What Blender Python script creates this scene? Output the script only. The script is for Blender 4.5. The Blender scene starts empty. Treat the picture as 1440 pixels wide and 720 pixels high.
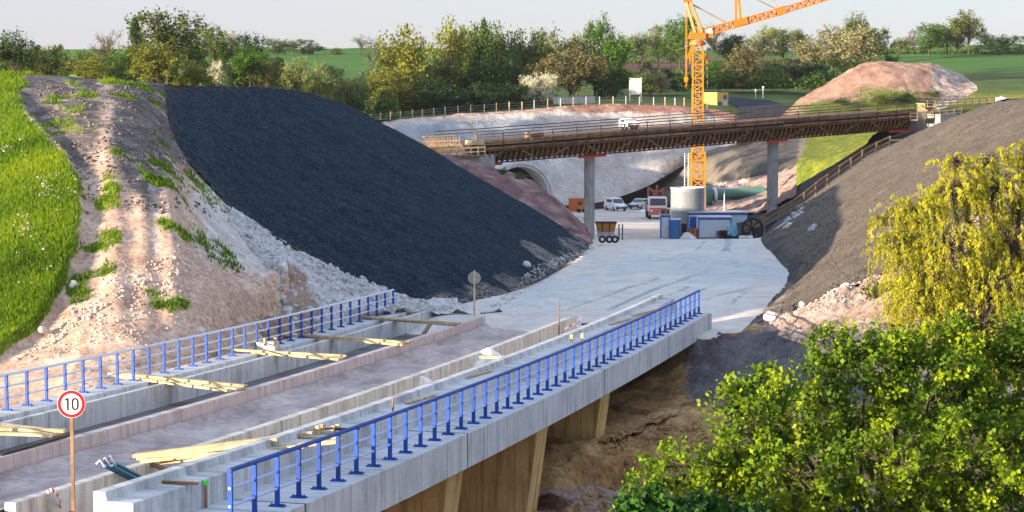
import bpy, bmesh, math, random
import numpy as np
from mathutils import Vector, Matrix

# ------------------------------------------------------------------ camera, sky, sun, exposure
SC = bpy.context.scene
COL = SC.collection
F, EYE = 2800.0, 130.0                      # focal length in photo pixels (1440 wide), eye-level row
PITCH = math.atan((360 - EYE) / F)
CP, SP = math.cos(PITCH), math.sin(PITCH)
cam = bpy.data.cameras.new('camera')
cam.lens = 70.0; cam.sensor_width = 36.0; cam.clip_start = 0.5; cam.clip_end = 20000
camo = bpy.data.objects.new('camera', cam); COL.objects.link(camo)
camo.location = (0, 0, 0); camo.rotation_euler = (math.pi / 2 - PITCH, 0, 0)
SC.camera = camo

SUN_AZ, SUN_EL = 59.0, 9.0                 # light travels towards azimuth 60 deg (right and forward)
world = bpy.data.worlds.new('World'); SC.world = world; world.use_nodes = True
wn = world.node_tree.nodes; wl = world.node_tree.links
sky = wn.new('ShaderNodeTexSky'); sky.sky_type = 'NISHITA'; sky.sun_disc = False
sky.sun_elevation = math.radians(SUN_EL); sky.sun_rotation = math.radians(SUN_AZ + 180)
sky.air_density = 1.0; sky.dust_density = 0.4; sky.ozone_density = 2.5; sky.altitude = 200
bg = wn['Background']; bg.inputs['Strength'].default_value = 0.15
# gradient added over the clear sky to fill the shade: pale lavender grey at the horizon, brighter blue-white overhead
_tc = wn.new('ShaderNodeTexCoord'); _sx = wn.new('ShaderNodeSeparateXYZ'); wl.new(_tc.outputs['Generated'], _sx.inputs[0])
_rp = wn.new('ShaderNodeValToRGB'); _el = _rp.color_ramp.elements; _el.new(0.5)
for _k, (_p, _c) in enumerate([(0.0, (0.200, 0.186, 0.238)), (0.10, (0.225, 0.24, 0.29)), (0.75, (0.32, 0.385, 0.51))]): _el[_k].position = _p; _el[_k].color = (*_c, 1)
wl.new(_sx.outputs['Z'], _rp.inputs['Fac'])
_mu = wn.new('ShaderNodeMix'); _mu.data_type = 'RGBA'; _mu.blend_type = 'MULTIPLY'; _mu.inputs[0].default_value = 1.0; wl.new(_rp.outputs['Color'], _mu.inputs[6]); _mu.inputs[7].default_value = (7.0, 7.0, 7.0, 1)
_mx = wn.new('ShaderNodeMix'); _mx.data_type = 'RGBA'; _mx.inputs[0].default_value = 0.80; wl.new(sky.outputs['Color'], _mx.inputs[6]); wl.new(_mu.outputs[2], _mx.inputs[7])
wl.new(_mx.outputs[2], bg.inputs['Color'])
sun = bpy.data.lights.new('sun', 'SUN'); sun.energy = 5.0; sun.angle = math.radians(0.5); sun.color = (1.0, 0.81, 0.58)
suno = bpy.data.objects.new('sun', sun); COL.objects.link(suno)
_a, _e = math.radians(SUN_AZ), math.radians(SUN_EL)
LDIR = Vector((math.sin(_a) * math.cos(_e), math.cos(_a) * math.cos(_e), -math.sin(_e)))
suno.rotation_euler = LDIR.to_track_quat('-Z', 'Y').to_euler(); suno.location = (-80, -40, 40)
vs = SC.view_settings
vs.view_transform = 'Standard'; vs.look = 'None'; vs.gamma = 1.0; vs.exposure = 1.45; vs.use_curve_mapping = False

# ------------------------------------------------------------------ helpers
def P(px, py, D):
    """photo pixel + depth in metres -> point in the world (camera stands at the origin)"""
    x = (px - 720) / F; y = -(py - 360) / F
    return Vector((x * D, (CP + y * SP) * D, (-SP + y * CP) * D))
def proj(p):
    p = np.asarray(p, float)
    d = p[..., 1] * CP - p[..., 2] * SP
    return 720 + F * p[..., 0] / d, 360 - F * (p[..., 1] * SP + p[..., 2] * CP) / d
def _hash(ix, iy, iz, seed):
    h = (ix.astype(np.int64) * 374761393 + iy.astype(np.int64) * 668265263 + iz.astype(np.int64) * 2147483647 + seed * 144665) & 0xffffffff
    h = ((h ^ (h >> 13)) * 1274126177) & 0xffffffff
    h = ((h ^ (h >> 16)) * 2246822519) & 0xffffffff
    return ((h ^ (h >> 15)) & 0xffffff) / float(0xffffff)
def vnoise(p, seed=0):
    p = np.asarray(p, float); i = np.floor(p); f = p - i; f = f * f * (3 - 2 * f)
    x, y, z = (i[:, k].astype(np.int64) for k in range(3)); r = 0
    for dx in (0, 1):
        for dy in (0, 1):
            for dz in (0, 1):
                w = (f[:, 0] if dx else 1 - f[:, 0]) * (f[:, 1] if dy else 1 - f[:, 1]) * (f[:, 2] if dz else 1 - f[:, 2])
                r = r + w * _hash(x + dx, y + dy, z + dz, seed)
    return r * 2 - 1
def fbm(p, scale, octs=4, seed=0, rough=0.5):
    a, s, r, t = 1.0, 1.0 / scale, 0, 0
    p = np.asarray(p, float)
    for k in range(octs):
        r = r + a * vnoise(p * s, seed + k * 17); t += a; a *= rough; s *= 2.03
    return r / t
def sstep(a, b, x):
    t = np.clip((x - a) / (b - a), 0, 1); return t * t * (3 - 2 * t)

def tag(o, label=None, cat=None, group=None, kind=None):
    if label: o['label'] = label
    if cat: o['category'] = cat
    if group: o['group'] = group
    if kind: o['kind'] = kind
    return o
def thing(name, loc, label, cat, group=None, rz=0.0):
    o = bpy.data.objects.new(name, None); COL.objects.link(o)
    o.location = loc; o.rotation_euler = (0, 0, rz); o.empty_display_size = 0.3
    return tag(o, label, cat, group)
def copy_tree(o, loc=None, rz=None, label=None, scale=None, parent=None):
    c = o.copy(); COL.objects.link(c); c.parent = parent
    if loc is not None: c.location = loc
    if rz is not None: c.rotation_euler = (0, 0, rz)
    if scale is not None: c.scale = scale if hasattr(scale, '__len__') else (scale,) * 3
    if label: c['label'] = label
    for ch in list(o.children): copy_tree(ch, parent=c)
    return c

def mesh_obj(name, V, Fc, m, parent=None, smooth=False, uv=None, col=None):
    me = bpy.data.meshes.new(name)
    V = np.asarray(V, np.float32).reshape(-1, 3)
    if isinstance(Fc, np.ndarray):
        n, k = Fc.shape
        me.vertices.add(len(V)); me.vertices.foreach_set('co', V.ravel())
        me.loops.add(n * k); me.loops.foreach_set('vertex_index', Fc.astype(np.int32).ravel())
        me.polygons.add(n); me.polygons.foreach_set('loop_start', np.arange(0, n * k, k, dtype=np.int32))
        me.polygons.foreach_set('loop_total', np.full(n, k, np.int32))
        me.update(calc_edges=True)
    else:
        me.from_pydata([tuple(map(float, v)) for v in V], [], Fc); me.update()
    if smooth: me.polygons.foreach_set('use_smooth', np.ones(len(me.polygons), bool))
    if uv is not None:
        l = me.uv_layers.new(name='UVMap'); idx = np.empty(len(me.loops), np.int32); me.loops.foreach_get('vertex_index', idx)
        uv = np.asarray(uv, np.float32)
        l.data.foreach_set('uv', (uv[idx] if len(uv) == len(V) else uv).ravel())
    if col is not None:
        a = me.color_attributes.new('mask', 'FLOAT_COLOR', 'POINT'); a.data.foreach_set('color', np.asarray(col, np.float32).ravel())
    me.materials.append(m)
    o = bpy.data.objects.new(name, me); COL.objects.link(o)
    if parent: o.parent = parent
    return o

class MB:
    """collects boxes, bars and tubes (world coordinates) and links them as one mesh"""
    def __init__(s): s.v = []; s.f = []; s.uv = []
    def add(s, vs_, fs, uvs=None):
        b = len(s.v); s.v += [Vector(v) for v in vs_]; s.f += [[i + b for i in f] for f in fs]
        for k, f in enumerate(fs):
            s.uv += (uvs[k] if uvs else [(s.v[i + b].x + s.v[i + b].y, s.v[i + b].z) for i in f])
        return s
    def box(s, c, size, rz=0.0, M=None):
        c = Vector(c); h = [d / 2 for d in size]
        R = M or Matrix.Rotation(rz, 3, 'Z')
        vs_ = [c + R @ Vector((sx * h[0], sy * h[1], sz * h[2])) for sz in (-1, 1) for sy in (-1, 1) for sx in (-1, 1)]
        return s.add(vs_, [(0, 2, 3, 1), (4, 5, 7, 6), (0, 1, 5, 4), (2, 6, 7, 3), (0, 4, 6, 2), (1, 3, 7, 5)])
    def bar(s, a, b, w, h=None, up=(0, 0, 1)):
        a, b = Vector(a), Vector(b); h = h or w; d = (b - a)
        if d.length < 1e-6: return s
        t = d.normalized(); up = Vector(up)
        if abs(t.dot(up)) > 0.98: up = Vector((0, 1, 0)) if abs(t.y) < 0.9 else Vector((1, 0, 0))
        x = t.cross(up).normalized(); z = x.cross(t)
        vs_ = [p + x * (sx * w / 2) + z * (sz * h / 2) for p in (a, b) for sx, sz in ((-1, -1), (1, -1), (1, 1), (-1, 1))]
        return s.add(vs_, [(3, 2, 1, 0), (4, 5, 6, 7), (0, 1, 5, 4), (1, 2, 6, 5), (2, 3, 7, 6), (3, 0, 4, 7)])
    def tube(s, pts, r, n=8, cap=True):
        pts = [Vector(p) for p in pts]; rs = r if hasattr(r, '__len__') else [r] * len(pts)
        vs_, fs = [], []; px = None
        for i, p in enumerate(pts):
            t = (pts[min(i + 1, len(pts) - 1)] - pts[max(i - 1, 0)])
            t = t.normalized() if t.length > 1e-9 else Vector((0, 0, 1))
            if px is None: px = t.orthogonal().normalized()
            px = (px - t * px.dot(t)); px = px.normalized() if px.length > 1e-6 else t.orthogonal().normalized()
            y = t.cross(px)
            vs_ += [p + (px * math.cos(2 * math.pi * k / n) + y * math.sin(2 * math.pi * k / n)) * rs[i] for k in range(n)]
        for i in range(len(pts) - 1):
            for k in range(n):
                fs.append((i * n + k, i * n + (k + 1) % n, (i + 1) * n + (k + 1) % n, (i + 1) * n + k))
        if cap: fs += [tuple(range(n - 1, -1, -1)), tuple(range((len(pts) - 1) * n, len(pts) * n))]
        return s.add(vs_, fs)
    def lathe(s, c, prof, n=24, axis=None):
        """prof: list of (radius, height) revolved about the axis (default z) through c"""
        c = Vector(c); R = Matrix.Identity(3) if axis is None else Vector(axis).to_track_quat('Z', 'Y').to_matrix()
        vs_ = [c + R @ Vector((r * math.cos(2 * math.pi * k / n), r * math.sin(2 * math.pi * k / n), z)) for r, z in prof for k in range(n)]
        fs = [(i * n + k, i * n + (k + 1) % n, (i + 1) * n + (k + 1) % n, (i + 1) * n + k) for i in range(len(prof) - 1) for k in range(n)]
        return s.add(vs_, fs)
    def prism(s, poly, d):
        """flat polygon (3-D points) pushed along vector d"""
        poly = [Vector(p) for p in poly]; n = len(poly); d = Vector(d)
        return s.add(poly + [p + d for p in poly], [tuple(range(n - 1, -1, -1)), tuple(range(n, 2 * n))] + [(i, (i + 1) % n, n + (i + 1) % n, n + i) for i in range(n)])
    def build(s, name, m, parent=None, smooth=False, bevel=0.0):
        off = parent_world(parent)
        me = bpy.data.meshes.new(name); me.from_pydata([tuple(off @ v) for v in s.v], [], s.f)
        l = me.uv_layers.new(name='UVMap'); l.data.foreach_set('uv', np.asarray(s.uv, np.float32).ravel())
        bm = bmesh.new(); bm.from_mesh(me); bmesh.ops.recalc_face_normals(bm, faces=bm.faces); bm.to_mesh(me); bm.free()
        if smooth:
            me.polygons.foreach_set('use_smooth', np.ones(len(me.polygons), bool))
            try: me.set_sharp_from_angle(angle=math.radians(40))
            except Exception: pass
        me.materials.append(m)
        o = bpy.data.objects.new(name, me); COL.objects.link(o)
        if parent: o.parent = parent
        if bevel:
            b = o.modifiers.new('bevel', 'BEVEL'); b.width = bevel; b.segments = 2; b.limit_method = 'ANGLE'
        return o
def parent_world(parent):
    M = Matrix.Identity(4); p = parent; chain = []
    while p: chain.append(p); p = p.parent
    for q in reversed(chain):
        M = M @ (Matrix.Translation(q.location) @ q.rotation_euler.to_matrix().to_4x4() @ Matrix.Diagonal(Vector((*q.scale, 1))))
    return M.inverted()

# ------------------------------------------------------------------ materials
def nt(m): return m.node_tree.nodes, m.node_tree.links
def ramp_node(N, stops):
    r = N.new('ShaderNodeValToRGB'); e = r.color_ramp.elements
    while len(e) < len(stops): e.new(0.5)
    for k, (p, c) in enumerate(stops): e[k].position = p; e[k].color = (*c, 1)
    return r
def noise_node(N, L, scale, detail=6, rough=0.6, vec=None, dist=0.0):
    n = N.new('ShaderNodeTexNoise'); n.inputs['Scale'].default_value = scale; n.inputs['Detail'].default_value = detail
    n.inputs['Roughness'].default_value = rough; n.inputs['Distortion'].default_value = dist
    if vec is not None: L.new(vec, n.inputs['Vector'])
    return n
def mix_node(N, L, fac, a, b, blend='MIX'):
    x = N.new('ShaderNodeMix'); x.data_type = 'RGBA'; x.blend_type = blend
    for s_, v in ((x.inputs[0], fac), (x.inputs[6], a), (x.inputs[7], b)):
        if isinstance(v, (int, float)): s_.default_value = v
        elif isinstance(v, tuple): s_.default_value = (*v, 1)
        else: L.new(v, s_)
    return x.outputs[2]
def math_node(N, L, op, a, b=0.0, clamp=False):
    x = N.new('ShaderNodeMath'); x.operation = op; x.use_clamp = clamp
    for s_, v in ((x.inputs[0], a), (x.inputs[1], b)):
        if isinstance(v, (int, float)): s_.default_value = v
        else: L.new(v, s_)
    return x.outputs[0]
def mat(name, stops, scale=4.0, bump=0.0, bscale=20.0, rough=0.9, stretch=None, fine=None, metal=0.0, spec=0.3, detail=8, bdist=0.05):
    """noise through a colour ramp, optional second finer tint, noise bump"""
    m = bpy.data.materials.new(name); m.use_nodes = True; N, L = nt(m); b = N['Principled BSDF']
    tc = N.new('ShaderNodeTexCoord'); v = tc.outputs['Object']
    if stretch:
        mp = N.new('ShaderNodeMapping'); mp.inputs['Scale'].default_value = stretch[:3]
        if len(stretch) > 3: mp.inputs['Rotation'].default_value = stretch[3:]
        L.new(v, mp.inputs['Vector']); v = mp.outputs['Vector']
    n = noise_node(N, L, scale, detail, 0.62, v)
    r = ramp_node(N, stops); L.new(n.outputs['Fac'], r.inputs['Fac']); c = r.outputs['Color']
    if fine:
        n2 = noise_node(N, L, fine[0], 3, 0.7, tc.outputs['Object']); r2 = ramp_node(N, fine[1]); L.new(n2.outputs['Fac'], r2.inputs['Fac'])
        c = mix_node(N, L, fine[2], c, r2.outputs['Color'], fine[3] if len(fine) > 3 else 'MIX')
    L.new(c, b.inputs['Base Color']); b.inputs['Roughness'].default_value = rough
    b.inputs['Metallic'].default_value = metal; b.inputs['Specular IOR Level'].default_value = spec
    if bump:
        n3 = noise_node(N, L, bscale, 8, 0.7, tc.outputs['Object']); bp = N.new('ShaderNodeBump')
        bp.inputs['Strength'].default_value = bump; bp.inputs['Distance'].default_value = bdist
        L.new(n3.outputs['Fac'], bp.inputs['Height']); L.new(bp.outputs['Normal'], b.inputs['Normal'])
    return m
def paint(name, c, rough=0.5, var=0.25, scale=6.0, metal=0.0, bump=0.0):
    d = tuple(x * (1 - var) for x in c); e = tuple(min(1, x * (1 + var * 0.5)) for x in c)
    return mat(name, [(0.3, d), (0.55, c), (0.75, e)], scale, bump, 30, rough, metal=metal, spec=0.4)
M = {}
g3 = lambda x: (x, x, x)
M['gravel_dark'] = mat('dark_gravel', [(0.28, (0.008, 0.014, 0.022)), (0.5, (0.017, 0.027, 0.041)), (0.68, (0.030, 0.042, 0.055)), (0.8, (0.06, 0.066, 0.07))], 0.45, 1.0, 5.0, 0.95, stretch=(1.0, 3.2, 3.2, 0, 0.5, -0.25),
                       fine=(7.0, [(0.30, g3(0.25)), (0.5, g3(0.95)), (0.62, g3(1.15)), (0.70, g3(2.6))], 1.0, 'MULTIPLY'), bdist=0.22)  # shaded copy of the brown gravel, shade blue mixed into its colour
M['gravel_brown'] = mat('brown_gravel', [(0.3, (0.070, 0.060, 0.052)), (0.5, (0.105, 0.092, 0.080)), (0.72, (0.150, 0.130, 0.108))], 0.4, 1.0, 5.0, 0.95, stretch=(1.0, 3.0, 3.0, 0, -0.5, 0.25),
                        fine=(7.0, [(0.3, g3(0.45)), (0.5, g3(1.0)), (0.7, g3(1.7))], 1.0, 'MULTIPLY'), bdist=0.2)
M['track_road'] = mat('crushed_limestone', [(0.2, (0.40, 0.42, 0.41)), (0.42, (0.52, 0.53, 0.50)), (0.6, (0.62, 0.61, 0.56)), (0.8, (0.68, 0.65, 0.59))], 0.10, 0.35, 3.0, 0.95, stretch=(1.6, 0.55, 1, 0, 0, -0.25),
                      fine=(3.0, [(0.3, g3(0.82)), (0.6, g3(1.06))], 1.0, 'MULTIPLY'), bdist=0.08)
M['yard'] = mat('pale_yard_gravel', [(0.3, (0.46, 0.39, 0.33)), (0.5, (0.58, 0.50, 0.43)), (0.7, (0.66, 0.59, 0.52))], 0.15, 0.4, 2.0, 0.95, fine=(2.0, [(0.3, g3(0.8)), (0.6, g3(1.05))], 1.0, 'MULTIPLY'))
M['rubble'] = mat('white_limestone_rubble', [(0.25, (0.36, 0.33, 0.31)), (0.42, (0.60, 0.58, 0.57)), (0.62, (0.72, 0.72, 0.72)), (0.8, (0.80, 0.80, 0.80))], 0.5, 1.0, 3.0, 0.95,
                  fine=(4.0, [(0.35, g3(0.55)), (0.55, g3(1.05))], 1.0, 'MULTIPLY'), bdist=0.25)
M['earth'] = mat('brown_earth', [(0.25, (0.10, 0.055, 0.030)), (0.45, (0.21, 0.125, 0.072)), (0.65, (0.34, 0.22, 0.14)), (0.8, (0.46, 0.33, 0.25))], 0.45, 1.0, 2.6, 0.95,
                 fine=(4.5, [(0.32, g3(0.4)), (0.52, g3(1.05)), (0.7, g3(1.35))], 1.0, 'MULTIPLY'), bdist=0.3)
M['pink_earth'] = mat('pinkish_earth', [(0.28, (0.20, 0.125, 0.10)), (0.5, (0.38, 0.27, 0.23)), (0.7, (0.52, 0.42, 0.37))], 0.5, 1.0, 3.0, 0.95,
                      fine=(4.0, [(0.35, g3(0.6)), (0.55, g3(1.05))], 1.0, 'MULTIPLY'), bdist=0.2)
M['meadow'] = mat('meadow_grass', [(0.3, (0.035, 0.075, 0.012)), (0.5, (0.065, 0.12, 0.018)), (0.68, (0.12, 0.16, 0.022)), (0.8, (0.20, 0.19, 0.025))], 0.12, 0.6, 2.0, 0.9,
                  fine=(1.5, [(0.3, g3(0.6)), (0.6, g3(1.2))], 1.0, 'MULTIPLY'), bdist=0.3)
M['timber'] = mat('raw_timber', [(0.3, (0.42, 0.29, 0.15)), (0.5, (0.60, 0.46, 0.27)), (0.7, (0.70, 0.58, 0.38))], 3.0, 0.2, 25, 0.8, fine=(14, [(0.3, g3(0.75)), (0.6, g3(1.05))], 1.0, 'MULTIPLY'))
M['old_timber'] = mat('weathered_timber', [(0.3, (0.16, 0.10, 0.06)), (0.5, (0.27, 0.17, 0.10)), (0.7, (0.40, 0.27, 0.16))], 2.0, 0.2, 25, 0.85)
M['form_timber'] = mat('formwork_timber', [(0.3, (0.09, 0.038, 0.018)), (0.5, (0.19, 0.08, 0.026)), (0.7, (0.34, 0.16, 0.05))], 1.5, 0.1, 20, 0.8)
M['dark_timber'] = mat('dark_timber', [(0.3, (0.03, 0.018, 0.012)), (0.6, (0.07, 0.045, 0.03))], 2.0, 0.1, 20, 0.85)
M['blue_paint'] = paint('blue_railing_paint', (0.006, 0.072, 0.40), 0.55, 0.35)
def vary(m, lo=.72, hi=1.12):
    N, L = nt(m); b = N['Principled BSDF']; src = b.inputs['Base Color'].links[0].from_socket; oi = N.new('ShaderNodeObjectInfo')
    mr = N.new('ShaderNodeMapRange'); mr.inputs[3].default_value = lo; mr.inputs[4].default_value = hi; L.new(oi.outputs['Random'], mr.inputs[0]); cb = N.new('ShaderNodeCombineColor')
    for k in range(3): L.new(mr.outputs[0], cb.inputs[k])
    L.new(mix_node(N, L, 1.0, src, cb.outputs[0], 'MULTIPLY'), b.inputs['Base Color']); return m
vary(M['blue_paint']); vary(M['timber'], .8, 1.08); vary(M['old_timber'], .75, 1.15); vary(M['form_timber'], .7, 1.2)
M['rust_timber'] = vary(mat('rusty_brown_timber', [(0.3, (0.085, 0.042, 0.024)), (0.5, (0.17, 0.09, 0.05)), (0.7, (0.30, 0.185, 0.11))], 1.5, 0.2, 25, 0.85), .7, 1.3)
M['galv'] = paint('pale_painted_steel', (0.62, 0.66, 0.74), 0.35, 0.1)
M['crane'] = paint('orange_crane_paint', (0.58, 0.18, 0.012), 0.5, 0.25)
M['crane_yellow'] = paint('yellow_crane_paint', (0.60, 0.235, 0.012), 0.5, 0.22)
M['steel'] = paint('grey_steel', (0.42, 0.45, 0.48), 0.4, 0.2, metal=0.4)
M['dark_steel'] = paint('dark_steel', (0.05, 0.05, 0.055), 0.5, 0.3)
M['white'] = paint('white_paint', (0.78, 0.78, 0.78), 0.5, 0.08)
M['white_cab'] = paint('pale_blue_cabin_panel', (0.62, 0.70, 0.80), 0.5, 0.12, 2.0)
M['cab_blue'] = paint('cabin_blue_paint', (0.03, 0.10, 0.42), 0.5, 0.2)
M['toilet_blue'] = paint('toilet_blue_plastic', (0.04, 0.17, 0.42), 0.45, 0.15)
M['orange'] = paint('container_orange', (0.60, 0.16, 0.05), 0.6, 0.25)
M['yellow'] = paint('container_yellow', (0.80, 0.52, 0.10), 0.6, 0.12)
M['glass'] = paint('dark_glass', (0.05, 0.07, 0.10), 0.1, 0.2)
M['rubber'] = paint('black_rubber', (0.018, 0.018, 0.02), 0.8, 0.3)
M['red'] = paint('red_paint', (0.55, 0.03, 0.02), 0.5, 0.15)
M['sign_red'] = paint('sign_red', (0.60, 0.012, 0.014), 0.4, 0.05)
M['sign_white'] = paint('sign_white', (0.82, 0.84, 0.86), 0.4, 0.03)
M['black'] = paint('black_paint', (0.012, 0.012, 0.014), 0.5, 0.1)
M['pipe_green'] = paint('green_pipe_shell', (0.09, 0.20, 0.17), 0.6, 0.2, 1.0)
M['tarp_white'] = mat('white_plastic_sheet', [(0.3, (0.55, 0.54, 0.53)), (0.6, (0.82, 0.81, 0.80))], 3, 0.8, 5, 0.45)
M['tarp_blue'] = mat('blue_plastic_sheet', [(0.3, (0.08, 0.25, 0.38)), (0.6, (0.20, 0.48, 0.62))], 2, 0.8, 4, 0.45)
M['trunk'] = mat('bark', [(0.3, (0.05, 0.035, 0.022)), (0.6, (0.11, 0.08, 0.055)), (0.8, (0.20, 0.155, 0.115))], 6, 0.6, 20, 0.9)
M['stone'] = mat('pale_stone', [(0.3, (0.42, 0.37, 0.33)), (0.6, (0.66, 0.62, 0.58))], 2.0, 0.8, 6, 0.9)

def concrete(name, base, joint=2.5, dark=0.6, stain=0.35, tint=(1, 1, 1)):
    """cast concrete: cloudy tone, board joints every few metres along U, run-down streaks"""
    m = bpy.data.materials.new(name); m.use_nodes = True; N, L = nt(m); b = N['Principled BSDF']
    tc = N.new('ShaderNodeTexCoord'); uv = tc.outputs['UV']; ob = tc.outputs['Object']
    n1 = noise_node(N, L, 0.9, 8, 0.65, ob)
    lo = tuple(c * dark for c in base); hi = tuple(min(0.9, c * 1.12) for c in base)
    r = ramp_node(N, [(0.28, lo), (0.5, base), (0.75, hi)]); L.new(n1.outputs['Fac'], r.inputs['Fac']); c = r.outputs['Color']
    mp = N.new('ShaderNodeMapping'); mp.inputs['Scale'].default_value = (2.6, 0.16, 1); L.new(uv, mp.inputs['Vector'])
    n2 = noise_node(N, L, 1.0, 6, 0.7, mp.outputs['Vector']); r2 = ramp_node(N, [(0.30, tuple(x * (1 - stain * 1.5) for x in tint)), (0.52, g3(1.0))])
    L.new(n2.outputs['Fac'], r2.inputs['Fac']); c = mix_node(N, L, 1.0, c, r2.outputs['Color'], 'MULTIPLY')
    n4 = noise_node(N, L, 14.0, 4, 0.7, ob); r4 = ramp_node(N, [(0.3, g3(0.72)), (0.5, g3(1.0))]); L.new(n4.outputs['Fac'], r4.inputs['Fac'])
    c = mix_node(N, L, 0.8, c, r4.outputs['Color'], 'MULTIPLY')
    if joint:
        sep = N.new('ShaderNodeSeparateXYZ'); L.new(uv, sep.inputs[0])
        j = math_node(N, L, 'FRACT', math_node(N, L, 'DIVIDE', sep.outputs[0], joint))
        j = math_node(N, L, 'LESS_THAN', j, 0.03 / joint)
        c = mix_node(N, L, math_node(N, L, 'MULTIPLY', j, 0.55), c, tuple(x * 0.25 for x in base))
    L.new(c, b.inputs['Base Color']); b.inputs['Roughness'].default_value = 0.88; b.inputs['Specular IOR Level'].default_value = 0.25
    n3 = noise_node(N, L, 30, 5, 0.7, ob); bp = N.new('ShaderNodeBump'); bp.inputs['Strength'].default_value = 0.3; bp.inputs['Distance'].default_value = 0.02
    L.new(n3.outputs['Fac'], bp.inputs['Height']); L.new(bp.outputs['Normal'], b.inputs['Normal'])
    return m
M['conc'] = concrete('pale_concrete', (0.60, 0.60, 0.59), 2.5)
M['conc_pink'] = concrete('pink_dusted_concrete', (0.60, 0.49, 0.45), 1.25, 0.75, 0.3)
M['conc_wall'] = concrete('board_cast_concrete', (0.62, 0.58, 0.53), 1.25, 0.7, 0.4, (1, 0.92, 0.85))
M['conc_fascia'] = concrete('fascia_concrete', (0.56, 0.58, 0.60), 1.3, 0.75, 0.35)
M['conc_pier'] = concrete('ochre_sunlit_concrete', (0.66, 0.44, 0.18), 1.1, 0.7, 0.45, (1, 0.8, 0.55))  # ochre base stands for warm sunlight on the pier faces
M['conc_grey'] = concrete('grey_concrete', (0.36, 0.36, 0.35), 0, 0.7, 0.3)
M['conc_dark'] = concrete('dark_concrete', (0.16, 0.165, 0.17), 0, 0.6, 0.3)  # darker tone for the deck slab and its trough floors
M['deck_dirt'] = mat('purplish_road_dust', [(0.3, (0.30, 0.24, 0.23)), (0.5, (0.46, 0.38, 0.36)), (0.72, (0.62, 0.53, 0.49))], 0.6, 0.8, 4.0, 0.95, stretch=(1.5, 0.5, 1, 0, 0, -0.257),
                     fine=(3.0, [(0.3, g3(0.7)), (0.6, g3(1.08))], 1.0, 'MULTIPLY'), bdist=0.08)
# ------------------------------------------------------------------ the near bridge's frame (used by terrain too)
PHI = math.radians(14.74)
AX = Vector((math.sin(PHI), math.cos(PHI), 0)); RT = Vector((math.cos(PHI), -math.sin(PHI), 0)); U0 = -15.165
def zrail(s):
    s_ = max(s, 30.0)
    return 3.33584e-4 * s_ * s_ - 7.61601e-2 * s_ - 6.1814 - (0.04 * (s_ - s))
def B(s, u, dz=0.0):
    p = AX * s + RT * (u + U0); p.z = zrail(s) + dz; return p

# ------------------------------------------------------------------ terrain: sheets lofted through surveyed lines
def _cr(pts, t):
    """Catmull-Rom through pts (n,3) at parameters t in [0, n-1]"""
    pts = np.asarray(pts, float); n = len(pts)
    i = np.clip(np.floor(t).astype(int), 0, n - 2); f = (t - i)[:, None]
    g = lambda k: pts[np.clip(k, 0, n - 1)]
    p0, p1, p2, p3 = g(i - 1), g(i), g(i + 1), g(i + 2)
    m1 = (p2 - p0) * 0.38; m2 = (p3 - p1) * 0.38
    return (2 * f**3 - 3 * f**2 + 1) * p1 + (f**3 - 2 * f**2 + f) * m1 + (-2 * f**3 + 3 * f**2) * p2 + (f**3 - f**2) * m2
def loft_pts(rows, nu, nv):
    R = []
    for r in rows:
        r = np.array([tuple(P(*q)) if isinstance(q, tuple) else tuple(q) for q in r], float)
        R.append(_cr(r, np.linspace(0, len(r) - 1, nu)))
    R = np.array(R); tv = np.linspace(0, len(rows) - 1, nv)
    return np.stack([_cr(R[:, k], tv) for k in range(nu)], 1)       # (nv, nu, 3)
def grid_faces(nv, nu):
    a = np.arange(nv * nu).reshape(nv, nu)
    return np.stack([a[:-1, :-1], a[:-1, 1:], a[1:, 1:], a[1:, :-1]], -1).reshape(-1, 4)
def edge_fade(nv, nu, w):
    u = np.minimum(np.arange(nu), np.arange(nu)[::-1])[None, :] / max(1, w * nu); v = np.minimum(np.arange(nv), np.arange(nv)[::-1])[:, None] / max(1, w * nv)
    return np.clip(np.minimum(u, v), 0, 1)
def loft(name, rows, nu, nv, m, amps=((0.15, 2.0),), fade=0.0, mask=None, shape=None, label=None, seed=3):
    G = loft_pts(rows, nu, nv); Q = G.reshape(-1, 3).copy()
    d = np.zeros(len(Q))
    for amp, sc in amps: d += amp * fbm(Q, sc, 4, seed)
    if fade: d *= edge_fade(nv, nu, fade).ravel()
    if shape is not None: d += shape(Q)
    Q[:, 2] += d
    col = None
    if mask is not None: col = mask(Q)
    o = mesh_obj(name, Q, grid_faces(nv, nu), m, smooth=True, col=col)
    # faces upward
    me = o.data
    if sum(p.normal.z for p in list(me.polygons)[::max(1, len(me.polygons) // 200)]) < 0: me.flip_normals()
    tag(o, label, None, None, 'structure')
    return o, Q.reshape(nv, nu, 3)
def mask_col(*ch):
    n = len(ch[0]); c = np.ones((n, 4), np.float32)
    for k, v in enumerate(ch): c[:, k] = v
    for k in range(len(ch), 3): c[:, k] = 0
    return c
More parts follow.
